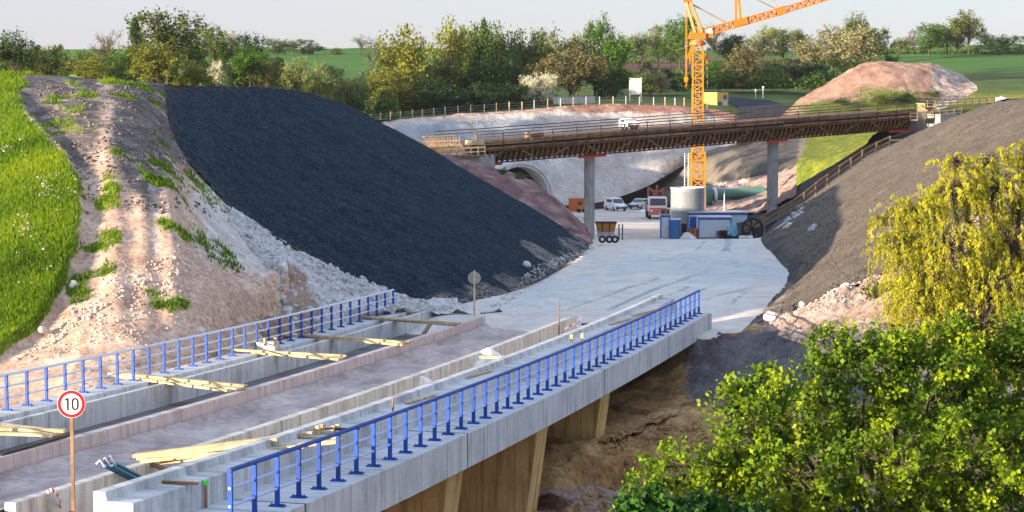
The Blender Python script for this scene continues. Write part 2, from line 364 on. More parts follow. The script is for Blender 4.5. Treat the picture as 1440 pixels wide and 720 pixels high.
def masked_mat(name, base, layers, bump=0.8, bscale=3.0, bdist=0.2, spec=0.2, speck=(.45, 1.3), sscale=5.0):
    """base and layers are (stops, scale); a layer's mask channel is broken up by noise where it ends"""
    m = bpy.data.materials.new(name); m.use_nodes = True; N, L = nt(m); b = N['Principled BSDF']
    tc = N.new('ShaderNodeTexCoord'); ob = tc.outputs['Object']
    at = N.new('ShaderNodeAttribute'); at.attribute_name = 'mask'; sep = N.new('ShaderNodeSeparateColor'); L.new(at.outputs['Color'], sep.inputs[0])
    def tex(stops, sc, st=None):
        v = ob
        if st:
            mp = N.new('ShaderNodeMapping'); mp.inputs['Scale'].default_value = st; L.new(ob, mp.inputs['Vector']); v = mp.outputs[0]
        n = noise_node(N, L, sc, 8, 0.65, v); r = ramp_node(N, stops); L.new(n.outputs['Fac'], r.inputs['Fac']); return r.outputs['Color']
    c = tex(*base)
    br = noise_node(N, L, 1.1, 7, 0.7, ob)
    for k, ly in enumerate(layers):
        f = math_node(N, L, 'ADD', sep.outputs[k], math_node(N, L, 'MULTIPLY', math_node(N, L, 'SUBTRACT', br.outputs['Fac'], 0.5), 1.6))
        f = math_node(N, L, 'MULTIPLY', math_node(N, L, 'SUBTRACT', f, 0.38), 4.0, True)
        c = mix_node(N, L, f, c, tex(*ly))
    n2 = noise_node(N, L, sscale, 4, 0.75, ob); r2 = ramp_node(N, [(0.3, g3(speck[0])), (0.5, g3(1.0)), (0.7, g3(speck[1]))]); L.new(n2.outputs['Fac'], r2.inputs['Fac'])
    c = mix_node(N, L, 1.0, c, r2.outputs['Color'], 'MULTIPLY')
    L.new(c, b.inputs['Base Color']); b.inputs['Roughness'].default_value = 0.95; b.inputs['Specular IOR Level'].default_value = spec
    n3 = noise_node(N, L, bscale, 8, 0.72, ob); bp = N.new('ShaderNodeBump'); bp.inputs['Strength'].default_value = bump; bp.inputs['Distance'].default_value = bdist
    L.new(n3.outputs['Fac'], bp.inputs['Height']); L.new(bp.outputs['Normal'], b.inputs['Normal'])
    return m

# --- shared lines (photo column, photo row, depth)
C0 = (230, 118, 115)
Bl = [C0, (245, 200, 105), (285, 245, 101), (330, 298, 99), (400, 345, 99), (480, 385, 100), (560, 410, 102.5), (640, 428, 104)]
Tl = [(700, 415, 108), (760, 395, 116), (800, 372, 128), (835, 347, 146)]
Kl = [C0, (252, 119, 117), (275, 119.5, 119.2), (298, 120, 121.5), (322, 121, 124), (345, 122.5, 126.3), (368, 124, 128.7), (392, 126, 131), (440, 130, 139), (500, 154, 148), (610, 212, 151), (835, 345, 150)]
def emb_along(Q): return Q[:, 0] * .255 + Q[:, 1] * .967
def emb_mask(Q):
    px, py = proj(Q); n = fbm(Q, 2.2, 4, 15); d = (px - 735) - (py - 338) * 1.45; t = np.exp(-((d + 16 * n) / 13) ** 2) * sstep(332, 345, py) * sstep(398, 380, py)
    toe = sstep(1.0, .15, Q[:, 2] + 11.0 + .8 * n) * sstep(560, 640, px) * .8
    al = np.stack([emb_along(Q) * 1.1, Q[:, 2] * .10, 0 * px], 1); streak = np.clip(.5 + 1.1 * fbm(al, 1.0, 4, 5), 0, 1) * .62
    return mask_col(np.maximum(t, toe), streak, np.clip(sstep(26, 0, px - np.interp(py, [q[1] for q in Bl], [q[0] for q in Bl]) + 12 * n), 0, 1) * .45)
M['embank'] = masked_mat('shade_blue_gravel', ([(0.28, (0.007, 0.016, 0.028)), (0.5, (0.015, 0.034, 0.054)), (0.72, (0.030, 0.054, 0.076))], 0.9),  # same gravel as the right slope, its blue shade put into the colour
                         [([(0.3, (0.12, 0.11, 0.10)), (0.6, (0.26, 0.23, 0.20))], 0.9), ([(0.3, (0.010, 0.022, 0.036)), (0.55, (0.024, 0.045, 0.064)), (0.75, (0.06, 0.08, 0.098))], 1.6), ([(0.3, (0.03, 0.03, 0.032)), (0.6, (0.085, 0.08, 0.078))], 1.0)], 1.0, 9.0, 0.14, 0.05, (.42, 1.75), 6.0)
EMB, EQ = loft('embankment', [Kl, Bl + Tl], 330, 200, M['embank'], ((0.10, 3.0), (0.07, 0.7)), mask=emb_mask, shape=lambda Q: 0.32 * fbm(Q, 9.0, 3, 11) + .12 * fbm(np.stack([emb_along(Q), Q[:, 2] * .12, 0 * Q[:, 2]], 1), 1.3, 3, 6))

# --- left hill with the truck ramp
GRASS_EDGE = np.array([(100, 20), (118, 40), (140, 30), (160, 36), (180, 56), (200, 72), (215, 90), (240, 104), (270, 114), (300, 119), (350, 113), (400, 92), (440, 72), (470, 50), (500, 5), (520, -40), (600, -200)], float)
def hill_masks(Q):
    px, py = proj(Q); j = 14 * fbm(Q, 2.0, 3, 5)
    xe = np.interp(py, GRASS_EDGE[:, 0], GRASS_EDGE[:, 1])
    g = 1 - sstep(-14, 14, px + j - xe)
    g = np.maximum(g, sstep(108, 104, py) * (px < 190))
    tuft = fbm(Q, 1.6, 3, 77); strip = np.exp(-((px - 156) / 17) ** 2) * sstep(190, 215, py) * sstep(420, 390, py) + .8 * np.exp(-((px - 222) / 12) ** 2) * sstep(235, 260, py) * sstep(340, 310, py)
    strip = strip + .9 * np.exp(-((px - 300) / 50) ** 2 - ((py - 375) / 26) ** 2) + .7 * np.exp(-((px - 255) / 34) ** 2 - ((py - 262) / 18) ** 2) + .9 * np.exp(-((px - 70) / 60) ** 2 - ((py - 160) / 32) ** 2) + .35 * sstep(60, 110, px) * sstep(460, 420, py)
    g = np.maximum(g, np.clip((tuft - .14 + .36 * np.clip(strip, 0, 1.1)) * 1.5, 0, .66) * sstep(.05, .3, strip))
    dark = sstep(345, 150, py + 60 * fbm(Q, 6.0, 4, 9) - 60 * np.exp(-((px - 205) / 30) ** 2)) * (1 - 0.55 * np.exp(-((px - 150) / 16) ** 2)) * .92
    dark *= (1 - sstep(104, 100, py)) * (1 - g)
    n2 = fbm(Q, 3.0, 4, 61)
    pale = .34 * np.exp(-((px - 186 - 14 * n2) / 9) ** 2) + .44 * np.exp(-((px - 217 - 10 * n2) / 11) ** 2); pale = pale * sstep(215, 270, py) * sstep(500, 430, py) + .3 * n2 * sstep(240, 300, py)
    pale = np.maximum(pale, 0.9 * sstep(235, 330, px + 24 * n2) * sstep(440, 330, py))
    pale = np.clip(pale, 0, 1)
    return mask_col(g, dark, pale)
def hill_shape(Q):
    px, py = proj(Q); d = np.zeros(len(Q))
    for c_, a in ((186, -0.13), (217, -0.13), (244, 0.16), (158, 0.08)): d += a * np.exp(-((px - c_ - (py - 300) * .03) / 15) ** 2) * sstep(140, 230, py) * sstep(480, 430, py)
    d += 0.5 * sstep(10, -10, px - np.interp(py, GRASS_EDGE[:, 0], GRASS_EDGE[:, 1])) * sstep(110, 170, py)      # the turf edge stands proud
    d += 0.16 * fbm(Q, 1.3, 4, 21) * sstep(420, 470, py) + 0.12 * fbm(Q, 1.0, 3, 31) * sstep(230, 300, px)
    d += 0.9 * np.exp(-((px - 405) / 30) ** 2 - ((py - 398) / 16) ** 2)
    return d
HR = [
    [Vector((-70, 40, -15.5)), Vector((-45, 45, -15.5)), B(50, -18, -5.2), B(58, -17, -3.4), B(65, -16.4, -1.9), B(70, -16.2, -1.2), B(75, -16.0, -1.1), B(83, -15.8, -1.1)],
    [Vector((-60, 66, -13.5)), Vector((-38, 70, -12.5)), (20, 511, 76), (120, 494, 76), (200, 482, 77), (280, 470, 80), (345, 460, 84.5), (410, 448, 88.4)],
    [(-500, 430, 84), (-120, 430, 81), (20, 430, 80), (110, 420, 80), (200, 410, 80.5), (280, 405, 82.5), (345, 399, 86.5), (400, 390, 90.6)],
    [(-450, 330, 92), (-110, 320, 88), (30, 310, 86), (120, 305, 85.5), (200, 300, 85.5), (250, 300, 87), (290, 300, 92), (330, 299, 99)],
    [(-400, 220, 102), (-100, 215, 97), (40, 210, 94), (110, 200, 93), (160, 200, 93), (200, 200, 94.5), (225, 200, 98.5), (246, 201, 105)],
    [(-400, 97, 116), (-100, 98, 110), (40, 104, 109), (100, 110, 110), (150, 112, 112), (180, 114, 113), (205, 116, 114), C0],
]
M['hill'] = masked_mat('hill_dirt_and_turf', ([(0.3, (0.33, 0.205, 0.145)), (0.5, (0.52, 0.36, 0.27)), (0.7, (0.68, 0.53, 0.42))], 0.7),
                       [([(0.3, (0.07, 0.11, 0.008)), (0.5, (0.13, 0.18, 0.012)), (0.7, (0.20, 0.22, 0.02))], 0.8),
                        ([(0.3, (0.06, 0.05, 0.047)), (0.5, (0.14, 0.115, 0.105)), (0.7, (0.30, 0.25, 0.22))], 0.8),
                        ([(0.3, (0.40, 0.35, 0.31)), (0.5, (0.58, 0.54, 0.50)), (0.7, (0.76, 0.71, 0.66))], 0.8)], 0.7, 5.0, 0.09)
HILL, HQ = loft('hillside', HR, 330, 330, M['hill'], ((0.10, 3.0), (0.025, 0.5)), shape=hill_shape, mask=hill_masks)
# plateau behind the crest, falling to the yard behind the embankment's end
def world_sheet(name, rows, nu, nv, m, amps, **k): return loft(name, [[Vector(q) for q in r] for r in rows], nu, nv, m, amps, **k)
crest = [tuple(P(*q)) for q in HR[-1]]
bk_ = [P(*q) for q in Kl[:9]]
loft('embankment_back', [bk_, [q + Vector((-2.5, 1.2, -.8)) for q in bk_], [q + Vector((-14, 8, -9)) for q in bk_]], 60, 24, M['pink_earth'], ((0.1, 3.0),))
back = [(x - 4 - 2.6 * k, y + 55, 0.3 if k < 4 else -9.0) for k, (x, y, z) in enumerate(crest)]
loft('plateau_turf', [[Vector(q) for q in crest], [Vector((x - 1.2 * k, y + 22, z - .1 if k < 4 else -3.0)) for k, (x, y, z) in enumerate(crest)], [Vector(q) for q in back], [Vector((x + 6, y + 40, -9.0)) for x, y, z in back]], 90, 40, M['meadow'], ((0.12, 3.0),))
endline = Kl[8:]
loft('embankment_back', [[P(*q) for q in endline], [P(*q) + Vector((1.0, 10, -3.0)) for q in endline], [Vector((P(*q).x + 2, 172, -14.5)) for q in endline]], 60, 24, M['pink_earth'], ((0.3, 3.0),))

# --- white rubble between the ramp's shoulder, the embankment and the bridge
R1 = [(330, 299, 99), (400, 345, 99.2), (480, 385, 100.2), (560, 411, 102.7), (640, 429, 104.2)]
R2 = [(322, 318, 95), (399, 390, 90.5), (455, 408, 94), (545, 432, 98.5), (650, 436, 101.5)]
R3 = [(345, 460, 85.8), (409, 447, 88.2), (480, 440, 92), (560, 441, 97), (652, 441, 99.5)]
R4 = [B(75, -15.9, -1.2), B(80, -15.7, -1.2), B(87, -15.5, -1.0), B(95, -15.3, -0.85), B(97, -10, -0.95)]
def rub_mask(Q):
    px, py = proj(Q); n = fbm(Q, 2.0, 4, 19); return mask_col(sstep(470, 400, px + 45 * n) * sstep(360, 385, py), .8 * sstep(.15, .5, n), 0 * px)
M['rub'] = masked_mat('limestone_bank', ([(0.25, (0.40, 0.37, 0.35)), (0.45, (0.62, 0.60, 0.59)), (0.7, (0.78, 0.78, 0.78))], 0.6), [([(0.3, (0.24, 0.15, 0.10)), (0.6, (0.46, 0.33, 0.25))], 0.8), ([(0.3, (0.34, 0.31, 0.29)), (0.6, (0.54, 0.51, 0.49))], 0.9)], 1.0, 4.0, 0.22)
loft('rubble_bank', [[(x, y - 2, d + 1.0) for x, y, d in R1], R2, R3, R4], 260, 170, M['rub'], ((0.35, 2.6), (0.30, 0.7)), shape=lambda Q: .35 * (.5 - np.abs(fbm(Q, 1.6, 4, 44))), mask=rub_mask)

# --- haul road, crest, yard
RTL = [(985, 472, 91), (1012, 467, 92.5), (1045, 455, 96), (1080, 420, 106), (1110, 382, 123), (1100, 360, 134), (1073, 338, 147)]
LTL = [B(92.2, -14.5, -1.0), (640, 441, 99.5), (648, 434, 102.5), (700, 420, 107), (762, 398, 115.5), (803, 374, 127.5), (838, 346, 146)]
def rut(Q):
    u = (Q[:, 0] - 0.26 * (Q[:, 1] - 92)); return 0.05 * np.sin(u * 2.1 + 2 * fbm(Q, 12.0, 2, 4))
rrows = [[B(87, -15.2, -1.4), B(87, -15, -1.4), B(87.5, -10, -1.4), B(88, -6, -1.4), B(88.4, -3, -1.35), B(88.8, -.6, -1.5), B(89, .3, -1.9)]]
for a, b in zip(LTL, RTL):
    a = P(*a) if isinstance(a, tuple) else a; b = P(*b)
    row = [a.lerp(b, t) for t in (-0.06, 0, 0.25, 0.5, 0.75, 1, 1.06)]
    for q in row[1:6]: q.z += 0.0
    rrows.append(row)
crestrow = rrows[-1]
rrows.append([Vector((q.x * 1.03, q.y + 10, q.z - 0.62)) for q in crestrow])
rrows.append([Vector((-2 + k * 5.2, 188, -13.95)) for k in range(7)])
rrows.append([Vector((-6 + k * 6.5, 206, -15.15)) for k in range(7)])
def road_mask(Q):
    w = Q[:, 0] - 0.26 * (Q[:, 1] - 92); n = fbm(Q, 14.0, 3, 51); n3 = fbm(Q, 3.0, 3, 53); tr = np.zeros(len(Q))
    for c, sw, ph in ((-0.5, 2.2, 0), (1.3, 2.2, 0), (4.6, -1.8, 1), (6.4, -1.8, 1), (8.2, 1.2, 2), (10.0, 1.2, 2), (2.6, 3.2, .5), (7.2, -3.0, 2.4)):
        tr += np.exp(-((w - c - sw * np.sin((Q[:, 1] - 92) * .055 + ph) - 1.2 * n) / .24) ** 2) * (0.55 + .6 * n3)
    px, py = proj(Q); right = sstep(1020, 1085, px + 18 * n3 - .0 * py) + .9 * sstep(462, 442, 904 - py - 0) * 0
    left = np.exp(-np.clip(w + 4.6, 0, 9) / 1.6) * .9; front = sstep(425, 450, py + 16 * n3)
    return mask_col(np.clip(tr, 0, 1), np.clip(np.maximum(np.maximum(right, left), front), 0, 1), np.clip(.5 + n * 1.1, 0, 1) * .62)
M['haul'] = masked_mat('crushed_limestone_road', ([(0.3, (0.50, 0.485, 0.44)), (0.5, (0.61, 0.585, 0.53)), (0.7, (0.69, 0.66, 0.59))], 0.5),
                       [([(0.3, (0.26, 0.29, 0.29)), (0.6, (0.40, 0.42, 0.41))], 0.8), ([(0.3, (0.50, 0.43, 0.37)), (0.5, (0.62, 0.55, 0.49)), (0.7, (0.70, 0.64, 0.58))], 0.7), ([(0.3, (0.40, 0.44, 0.44)), (0.6, (0.52, 0.55, 0.54))], 0.3)], 0.5, 9.0, 0.04, .1, (.78, 1.10), 8.0)
loft('road', rrows, 240, 300, M['haul'], ((0.04, 4.0), (0.012, 0.6)), shape=rut, mask=road_mask)
loft('yard_ground', [[Vector((x, 198, -14.9)) for x in (-60, -30, -5, 10, 25, 40, 60)], [Vector((x, 214, -15.4)) for x in (-60, -30, -5, 10, 25, 40, 60)], [Vector((x, 250, -15.9)) for x in (-60, -30, -5, 10, 25, 40, 60)], [Vector((x, 312, -16.6)) for x in (-60, -30, -5, 10, 25, 40, 60)]], 90, 80, M['yard'], ((0.15, 6.0), (0.05, 1.0)))

# --- right embankment
RC = [
    [(1046, 466, 92.5), (1120, 440, 93), (1180, 408, 93), (1240, 385, 94), (1340, 320, 96), (1500, 215, 100), (1700, 120, 104)],
    [(1085, 426, 105), (1120, 400, 107), (1170, 360, 109), (1230, 310, 112), (1300, 255, 115), (1390, 195, 119), (1500, 130, 122)],
    [(1108, 382, 122.5), (1150, 345, 125), (1200, 300, 128), (1250, 260, 131), (1310, 215, 134), (1370, 170, 137), (1440, 138, 140)],
    [(1070, 338.5, 146.5), (1110, 310, 150), (1160, 275, 154), (1215, 240, 158), (1275, 200, 162), (1330, 170, 165), (1395, 144, 168)],
    [(1064, 332, 168), (1102, 312, 170), (1146, 283, 173), (1200, 246, 177), (1252, 216, 180), (1300, 184, 182), (1345, 164, 186)],
    [(1079, 328, 188), (1096, 310, 190), (1130, 289, 192), (1180, 250, 195), (1225, 222, 197), (1262, 204, 199), (1299, 187, 200)],
]
RC[4] = [(Vector(P(*a)) * 0.45 + Vector(P(*b)) * 0.55) for a, b in zip(RC[3], RC[5])]
def remb_mask(Q):
    al = np.stack([Q[:, 1] * 1.0, Q[:, 2] * .12, 0 * Q[:, 2]], 1); px, py = proj(Q); n = fbm(Q, 3.0, 4, 25)
    band = sstep(.1, .5, fbm(al, 6.0, 3, 15)) * .55; streak = np.clip(.5 + 1.0 * fbm(al, 1.0, 4, 5), 0, 1) * .55
    return mask_col(np.maximum(band, .8 * sstep(1.2, .1, Q[:, 2] + 11 + n) * (py < 400)), streak, np.clip(sstep(0.9, .1, Q[:, 2] + 10.9 + 1.2 * n), 0, 1) * .5 * (py > 395))
M['remb'] = masked_mat('brown_basalt_gravel', ([(0.3, (0.095, 0.076, 0.058)), (0.5, (0.145, 0.118, 0.092)), (0.72, (0.20, 0.165, 0.13))], 0.6),
                       [([(0.3, (0.045, 0.045, 0.048)), (0.6, (0.085, 0.080, 0.078))], 0.8), ([(0.3, (0.075, 0.064, 0.055)), (0.6, (0.16, 0.138, 0.115))], 1.0), ([(0.3, (0.26, 0.20, 0.17)), (0.6, (0.44, 0.37, 0.32))], 1.0)], 1.0, 5.0, 0.18)
REMB, RQ = loft('right_embankment', RC, 200, 320, M['remb'], ((0.12, 3.0), (0.09, 0.7)), mask=remb_mask, shape=lambda Q: 0.3 * fbm(Q, 8.0, 3, 7))
rtop = [(Vector(P(*r[-1])) if isinstance(r[-1], tuple) else r[-1]) for r in RC]
loft('right_plateau', [[q for q in rtop], [q + Vector((16, 1, 0.2)) for q in rtop], [q + Vector((70, 6, 0.6)) for q in rtop]], 60, 20, M['gravel_brown'], ((0.15, 3.0),))
ridge = [Vector(P(*q)) for q in RC[5]]
G1 = [(1010, 334, 206), (1052, 326, 207), (1100, 305, 208), (1150, 275, 209), (1195, 245, 211), (1240, 218, 213), (1300, 192, 216)]
G2 = [(1000, 306, 218), (1040, 298, 219), (1080, 284, 220), (1130, 256, 222), (1180, 226, 224), (1222, 202, 226), (1300, 176, 230)]
loft('trench_floor', [[q + Vector((0, 0.3, -0.1)) for q in ridge], [q + Vector((0.5, 3.5, -1.7)) for q in ridge], [Vector(P(*q)) + Vector((0, -2.5, -0.6)) for q in G1], G1], 60, 24, M['gravel_dark'], ((0.1, 2.0),))
loft('rear_slope', [G1, [tuple((np.array(a) + np.array(b)) / 2) for a, b in zip(G1, G2)], G2], 90, 50, M['gravel_brown'], ((0.18, 3.0), (0.08, 0.8)))

# --- valley: bank under the bridge, shelf, floor
VX = [
    [B(89, -1, -1.6), (1000, 476, 90.5), (1046, 465, 92.3), (1120, 438.5, 92.8), (1180, 406.5, 92.8), (1240, 383, 93.8), (1340, 317, 95.8), (1500, 212, 99.8), (1700, 117, 103.8)],
    [B(88, -3, -3.0), (1000, 505, 89), (1045, 490, 89.5), (1115, 472, 88.5), (1180, 455, 88), (1245, 438, 88), (1345, 395, 88), (1500, 340, 90), (1700, 280, 92)],
    [B(85, -8, -3.6), (960, 562, 84), (1040, 555, 83), (1100, 545, 82), (1200, 530, 81), (1300, 525, 80), (1400, 520, 80), (1500, 515, 80), (1700, 500, 80)],
    [B(76, -9, -3.3), (845, 622, 73), (900, 598, 77), (945, 592, 78.5), (1000, 608, 77), (1100, 610, 76), (1200, 610, 76), (1400, 600, 74), (1650, 590, 74)],
    [B(71, -9, -4.0), (775, 640, 69.5), (850, 640, 71.3), (940, 626, 74), (1000, 640, 73), (1100, 650, 72), (1200, 650, 72), (1400, 640, 71), (1650, 640, 70)],
    [B(69, -9, -4.3), (768, 650, 68.2), (850, 656, 69.8), (940, 640, 72.6), (1000, 660, 71), (1100, 670, 70), (1200, 670, 70), (1400, 660, 69), (1650, 660, 68)],
    [B(68.0, -9, -5.6), (752, 706, 67), (850, 694, 69), (940, 668, 72), (1000, 684, 70), (1100, 690, 69), (1200, 690, 69), (1400, 690, 68), (1650, 690, 67)],
    [B(62, -9, -6.0), (748, 770, 61), (850, 745, 65), (940, 720, 68), (1000, 730, 66), (1100, 740, 65), (1200, 740, 65), (1400, 740, 64), (1650, 740, 63)],
    [Vector((x, 45, -15.6)) for x in (-12, -4, 2, 6, 9, 13, 18, 26, 40)],
    [Vector((x, 18, -16.0)) for x in (-12, -4, 2, 6, 9, 13, 18, 26, 40)],
]
def v_mask(Q):
    px, py = proj(Q)
    pink = sstep(478, 462, py) * sstep(1050, 1090, px)
    pink = np.maximum(pink, sstep(672, 700, py + 6 * fbm(Q, 2.0, 3, 3)))
    return mask_col(pink, np.exp(-((px - 770) / 40) ** 2 - ((py - 708) / 16) ** 2), sstep(600, 540, py) * sstep(930, 1000, px) * sstep(455, 475, py))  # last channel darkens the shelf where the bridge's shade falls
M['valley'] = masked_mat('valley_soil', ([(0.28, (0.20, 0.10, 0.035)), (0.48, (0.52, 0.305, 0.125)), (0.68, (0.72, 0.47, 0.23))], 0.5),  # sandy base lightened to stand for sunlight missing beside the bridge
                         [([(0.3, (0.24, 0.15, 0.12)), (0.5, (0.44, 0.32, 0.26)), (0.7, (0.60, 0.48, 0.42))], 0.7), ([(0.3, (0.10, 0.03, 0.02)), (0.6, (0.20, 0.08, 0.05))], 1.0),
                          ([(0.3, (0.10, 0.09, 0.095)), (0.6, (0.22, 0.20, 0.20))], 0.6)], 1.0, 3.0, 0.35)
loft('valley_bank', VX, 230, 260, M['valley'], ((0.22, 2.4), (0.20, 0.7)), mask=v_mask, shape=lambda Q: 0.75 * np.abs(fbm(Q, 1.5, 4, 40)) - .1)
gx = np.linspace(-140, 120, 90); gy = np.linspace(5, 100, 50)
gg = np.array([(x, y, -16.2 + 0.25 * math.sin(x * .3) * math.cos(y * .27)) for y in gy for x in gx])
tag(mesh_obj('valley_floor', gg, grid_faces(50, 90), M['earth'], smooth=True), None, None, None, 'structure')

# --- the rock cut behind the overpass
CT = [(440, 175, 265), (500, 174, 272), (560, 169, 280), (640, 161, 286), (740, 154, 291), (800, 148.5, 294), (870, 147, 298), (960, 149, 302), (1005, 155, 305), (1045, 165, 303)]
CB = [(440, 190, 262), (500, 186, 269), (560, 178, 277.5), (640, 168, 283.5), (740, 162, 288.5), (800, 158, 291), (870, 158, 294.5), (960, 162, 297), (1005, 168, 299), (1045, 176, 297)]
CM = [(430, 235, 258), (490, 232, 265), (560, 225, 272), (640, 220, 277), (740, 218, 282), (800, 215, 284), (870, 210, 287), (960, 205, 290), (1005, 200, 292), (1045, 195, 292)]
CF = [(400, 320, 250), (470, 310, 256), (560, 300, 262), (640, 295, 266), (740, 291, 270), (795, 289, 273), (850, 283, 279), (910, 262, 284), (970, 228, 289), (1020, 210, 291)]
def cut_mask(Q):
    px, py = proj(Q)
    top = np.interp(px, [q[0] for q in CT], [q[1] for q in CT])
    dy = py - top + 5 * fbm(Q * np.array([1, 1, 0.3]), 5.0, 3, 8)
    red = sstep(14, 7, dy) * sstep(760, 830, px) + 0.5 * sstep(6, 2, dy)
    grey = sstep(820, 700, px + 40 * fbm(Q, 9.0, 2, 4)) * sstep(6, 14, dy)
    warm = sstep(900, 960, px) * sstep(205, 240, py)
    return mask_col(np.clip(red, 0, 1), grey, warm)
M['cut'] = masked_mat('sprayed_rock_cut', ([(0.3, (0.36, 0.31, 0.27)), (0.5, (0.54, 0.48, 0.43)), (0.7, (0.68, 0.63, 0.58))], 0.22, (1, 1, .5)),
                      [([(0.3, (0.24, 0.09, 0.06)), (0.5, (0.40, 0.20, 0.14)), (0.7, (0.54, 0.36, 0.28))], 0.3, (1.5, 1.5, .4)), ([(0.3, (0.22, 0.24, 0.26)), (0.5, (0.36, 0.38, 0.40)), (0.7, (0.50, 0.51, 0.52))], 0.22, (1.4, 1.4, .35)),
                       ([(0.3, (0.20, 0.17, 0.15)), (0.6, (0.42, 0.36, 0.32))], 0.3)], 0.9, 1.2, 0.4)
loft('rock_cut', [CT, CB, CM, CF], 260, 110, M['cut'], ((0.5, 8.0), (0.25, 1.6)), fade=0.02, mask=cut_mask)

# --- gravel tip and slope behind the crane, up to the meadow under the overpass
HB = [(800, 291, 293), (850, 290, 291), (905, 288, 287), (955, 288, 281), (1010, 289, 273), (1060, 287, 268), (1120, 284, 262), (1200, 280, 255)]
HM = [(876, 268, 294), (912, 244, 295), (950, 224, 294), (985, 222, 288), (1040, 236, 272), (1085, 232, 268), (1135, 226, 262), (1210, 212, 256)]
HT = [(890, 262, 298), (950, 215, 297), (985, 202, 303), (1015, 192, 303), (1060, 188, 297), (1110, 188, 290), (1170, 190, 280), (1240, 183, 268)]
def h_mask(Q):
    px, py = proj(Q); j = 14 * fbm(Q, 6.0, 3, 6)
    dark = sstep(1028, 1052, px + j) * sstep(1135, 1110, px - j * .6)
    mead = sstep(1112, 1130, px + j * .6 + (py - 230) * .45)
    rub = sstep(4, -4, np.interp(px, [1000, 1060, 1130], [258, 248, 238]) - py + j * .3) * sstep(990, 1010, px) * (1 - mead)
    return mask_col(dark, mead, rub)
M['tip'] = masked_mat('gravel_tip', ([(0.3, (0.12, 0.10, 0.082)), (0.5, (0.185, 0.155, 0.125)), (0.7, (0.25, 0.215, 0.175))], 0.3),
                      [([(0.3, (0.035, 0.033, 0.034)), (0.6, (0.10, 0.092, 0.088))], 0.4), ([(0.3, (0.05, 0.10, 0.015)), (0.5, (0.13, 0.16, 0.02)), (0.7, (0.25, 0.24, 0.03))], 0.9), ([(0.3, (0.36, 0.25, 0.21)), (0.6, (0.56, 0.45, 0.40))], 0.6)], 0.9, 2.0, 0.3)
loft('gravel_tip', [HB, HM, HT], 170, 80, M['tip'], ((0.35, 6.0), (0.2, 1.5)), mask=h_mask)
# loose rubble bank at the crane's foot and beside the second pier
loft('rubble_mound', [[(985, 296, 222), (1010, 300, 218), (1050, 300, 216), (1085, 292, 214), (1120, 276, 213)], [(985, 300, 229), (1010, 296, 226), (1045, 287, 224), (1085, 272, 222), (1120, 254, 222)], [(985, 298, 235), (1010, 291, 235), (1045, 284, 235), (1085, 270, 234), (1120, 248, 232)], [(985, 276, 250), (1010, 264, 252), (1050, 256, 252), (1085, 248, 250), (1120, 234, 246)]], 90, 60, M['pink_earth'], ((0.7, 3.0), (0.35, 1.0)))

# --- meadows and fields rising to the skyline
FX = [-1400, -500, 0, 200, 400, 560, 740, 870, 1000, 1045, 1100, 1170, 1240, 1330, 1450, 1700, 2400]
FRONT = [(-1400, 125, 190), (-500, 125, 190), (0, 124, 190), (200, 128, 195), (400, 160, 235), (560, 168.5, 281), (740, 153.5, 292), (870, 146.5, 299), (1000, 155, 306), (1045, 165, 304), (1100, 185, 292), (1170, 188, 281), (1240, 181, 269), (1330, 172, 245), (1450, 160, 235), (1700, 150, 230), (2400, 150, 230)]
def frow(D, ys): return [(x, y, D) for x, y in zip(FX, ys)]
ROWS = [FRONT,
    frow(318, [123, 123, 122, 126, 146, 156, 148, 141, 146, 152, 158, 162, 160, 156, 150, 146, 146]),
    frow(350, [120, 119, 118, 122, 134, 146, 139, 134, 136, 138, 140, 146, 146, 140, 136, 134, 134]),
    frow(420, [112, 110, 106, 108, 112, 122, 120, 118, 118, 118, 118, 120, 120, 112, 108, 106, 106]),
    frow(520, [98, 96, 92, 94, 96, 98, 96, 96, 96, 96, 96, 96, 94, 88, 84, 82, 82]),
    frow(660, [78, 77, 77, 77, 76, 75, 77, 78, 78, 78, 78, 78, 76, 72, 70, 68, 68]),
    frow(820, [78, 78, 78, 78, 78, 77, 79, 80, 80, 80, 80, 80, 78, 74, 72, 70, 70]),
    [Vector(((x - 720) / F * 2200, 2200, 5.0)) for x in FX],
    [Vector(((x - 720) / F * 2600, 5500, -20.0)) for x in FX]]
def f_mask(Q):
    px, py = proj(Q); j = fbm(Q, 30.0, 3, 12)
    D = Q[:, 1]
    plough = sstep(470, 500, D + 14 * j) * sstep(700, 560, D) * sstep(820, 850, px) * sstep(1160, 1120, px)
    yellow = sstep(1130, 1200, px + 30 * j) * sstep(400, 330, D) * 0.85
    crop = sstep(440, 470, D) * (1 - plough)
    return mask_col(plough, np.clip(yellow, 0, 1), crop)
M['field'] = masked_mat('fields', ([(0.3, (0.04, 0.075, 0.014)), (0.5, (0.075, 0.115, 0.022)), (0.7, (0.13, 0.15, 0.035))], 0.10),
                        [([(0.3, (0.085, 0.040, 0.028)), (0.6, (0.15, 0.075, 0.055))], 0.2, (0.1, 1, 1)), ([(0.3, (0.10, 0.15, 0.015)), (0.5, (0.26, 0.25, 0.02)), (0.7, (0.42, 0.34, 0.02))], 0.25, (.6, 1, 1)),
                         ([(0.3, (0.04, 0.12, 0.012)), (0.6, (0.07, 0.17, 0.02))], 0.06, (0.2, 1, 1))], 0.6, 0.8, 0.4)
loft('field', ROWS, 260, 200, M['field'], ((0.25, 9.0),), fade=0.02, mask=f_mask)
tag(mesh_obj('ground', [(-1700, -70, -24), (1700, -70, -24), (1700, 5900, -24), (-1700, 5900, -24)], [(0, 1, 2, 3)], M['earth']), None, None, None, 'structure')

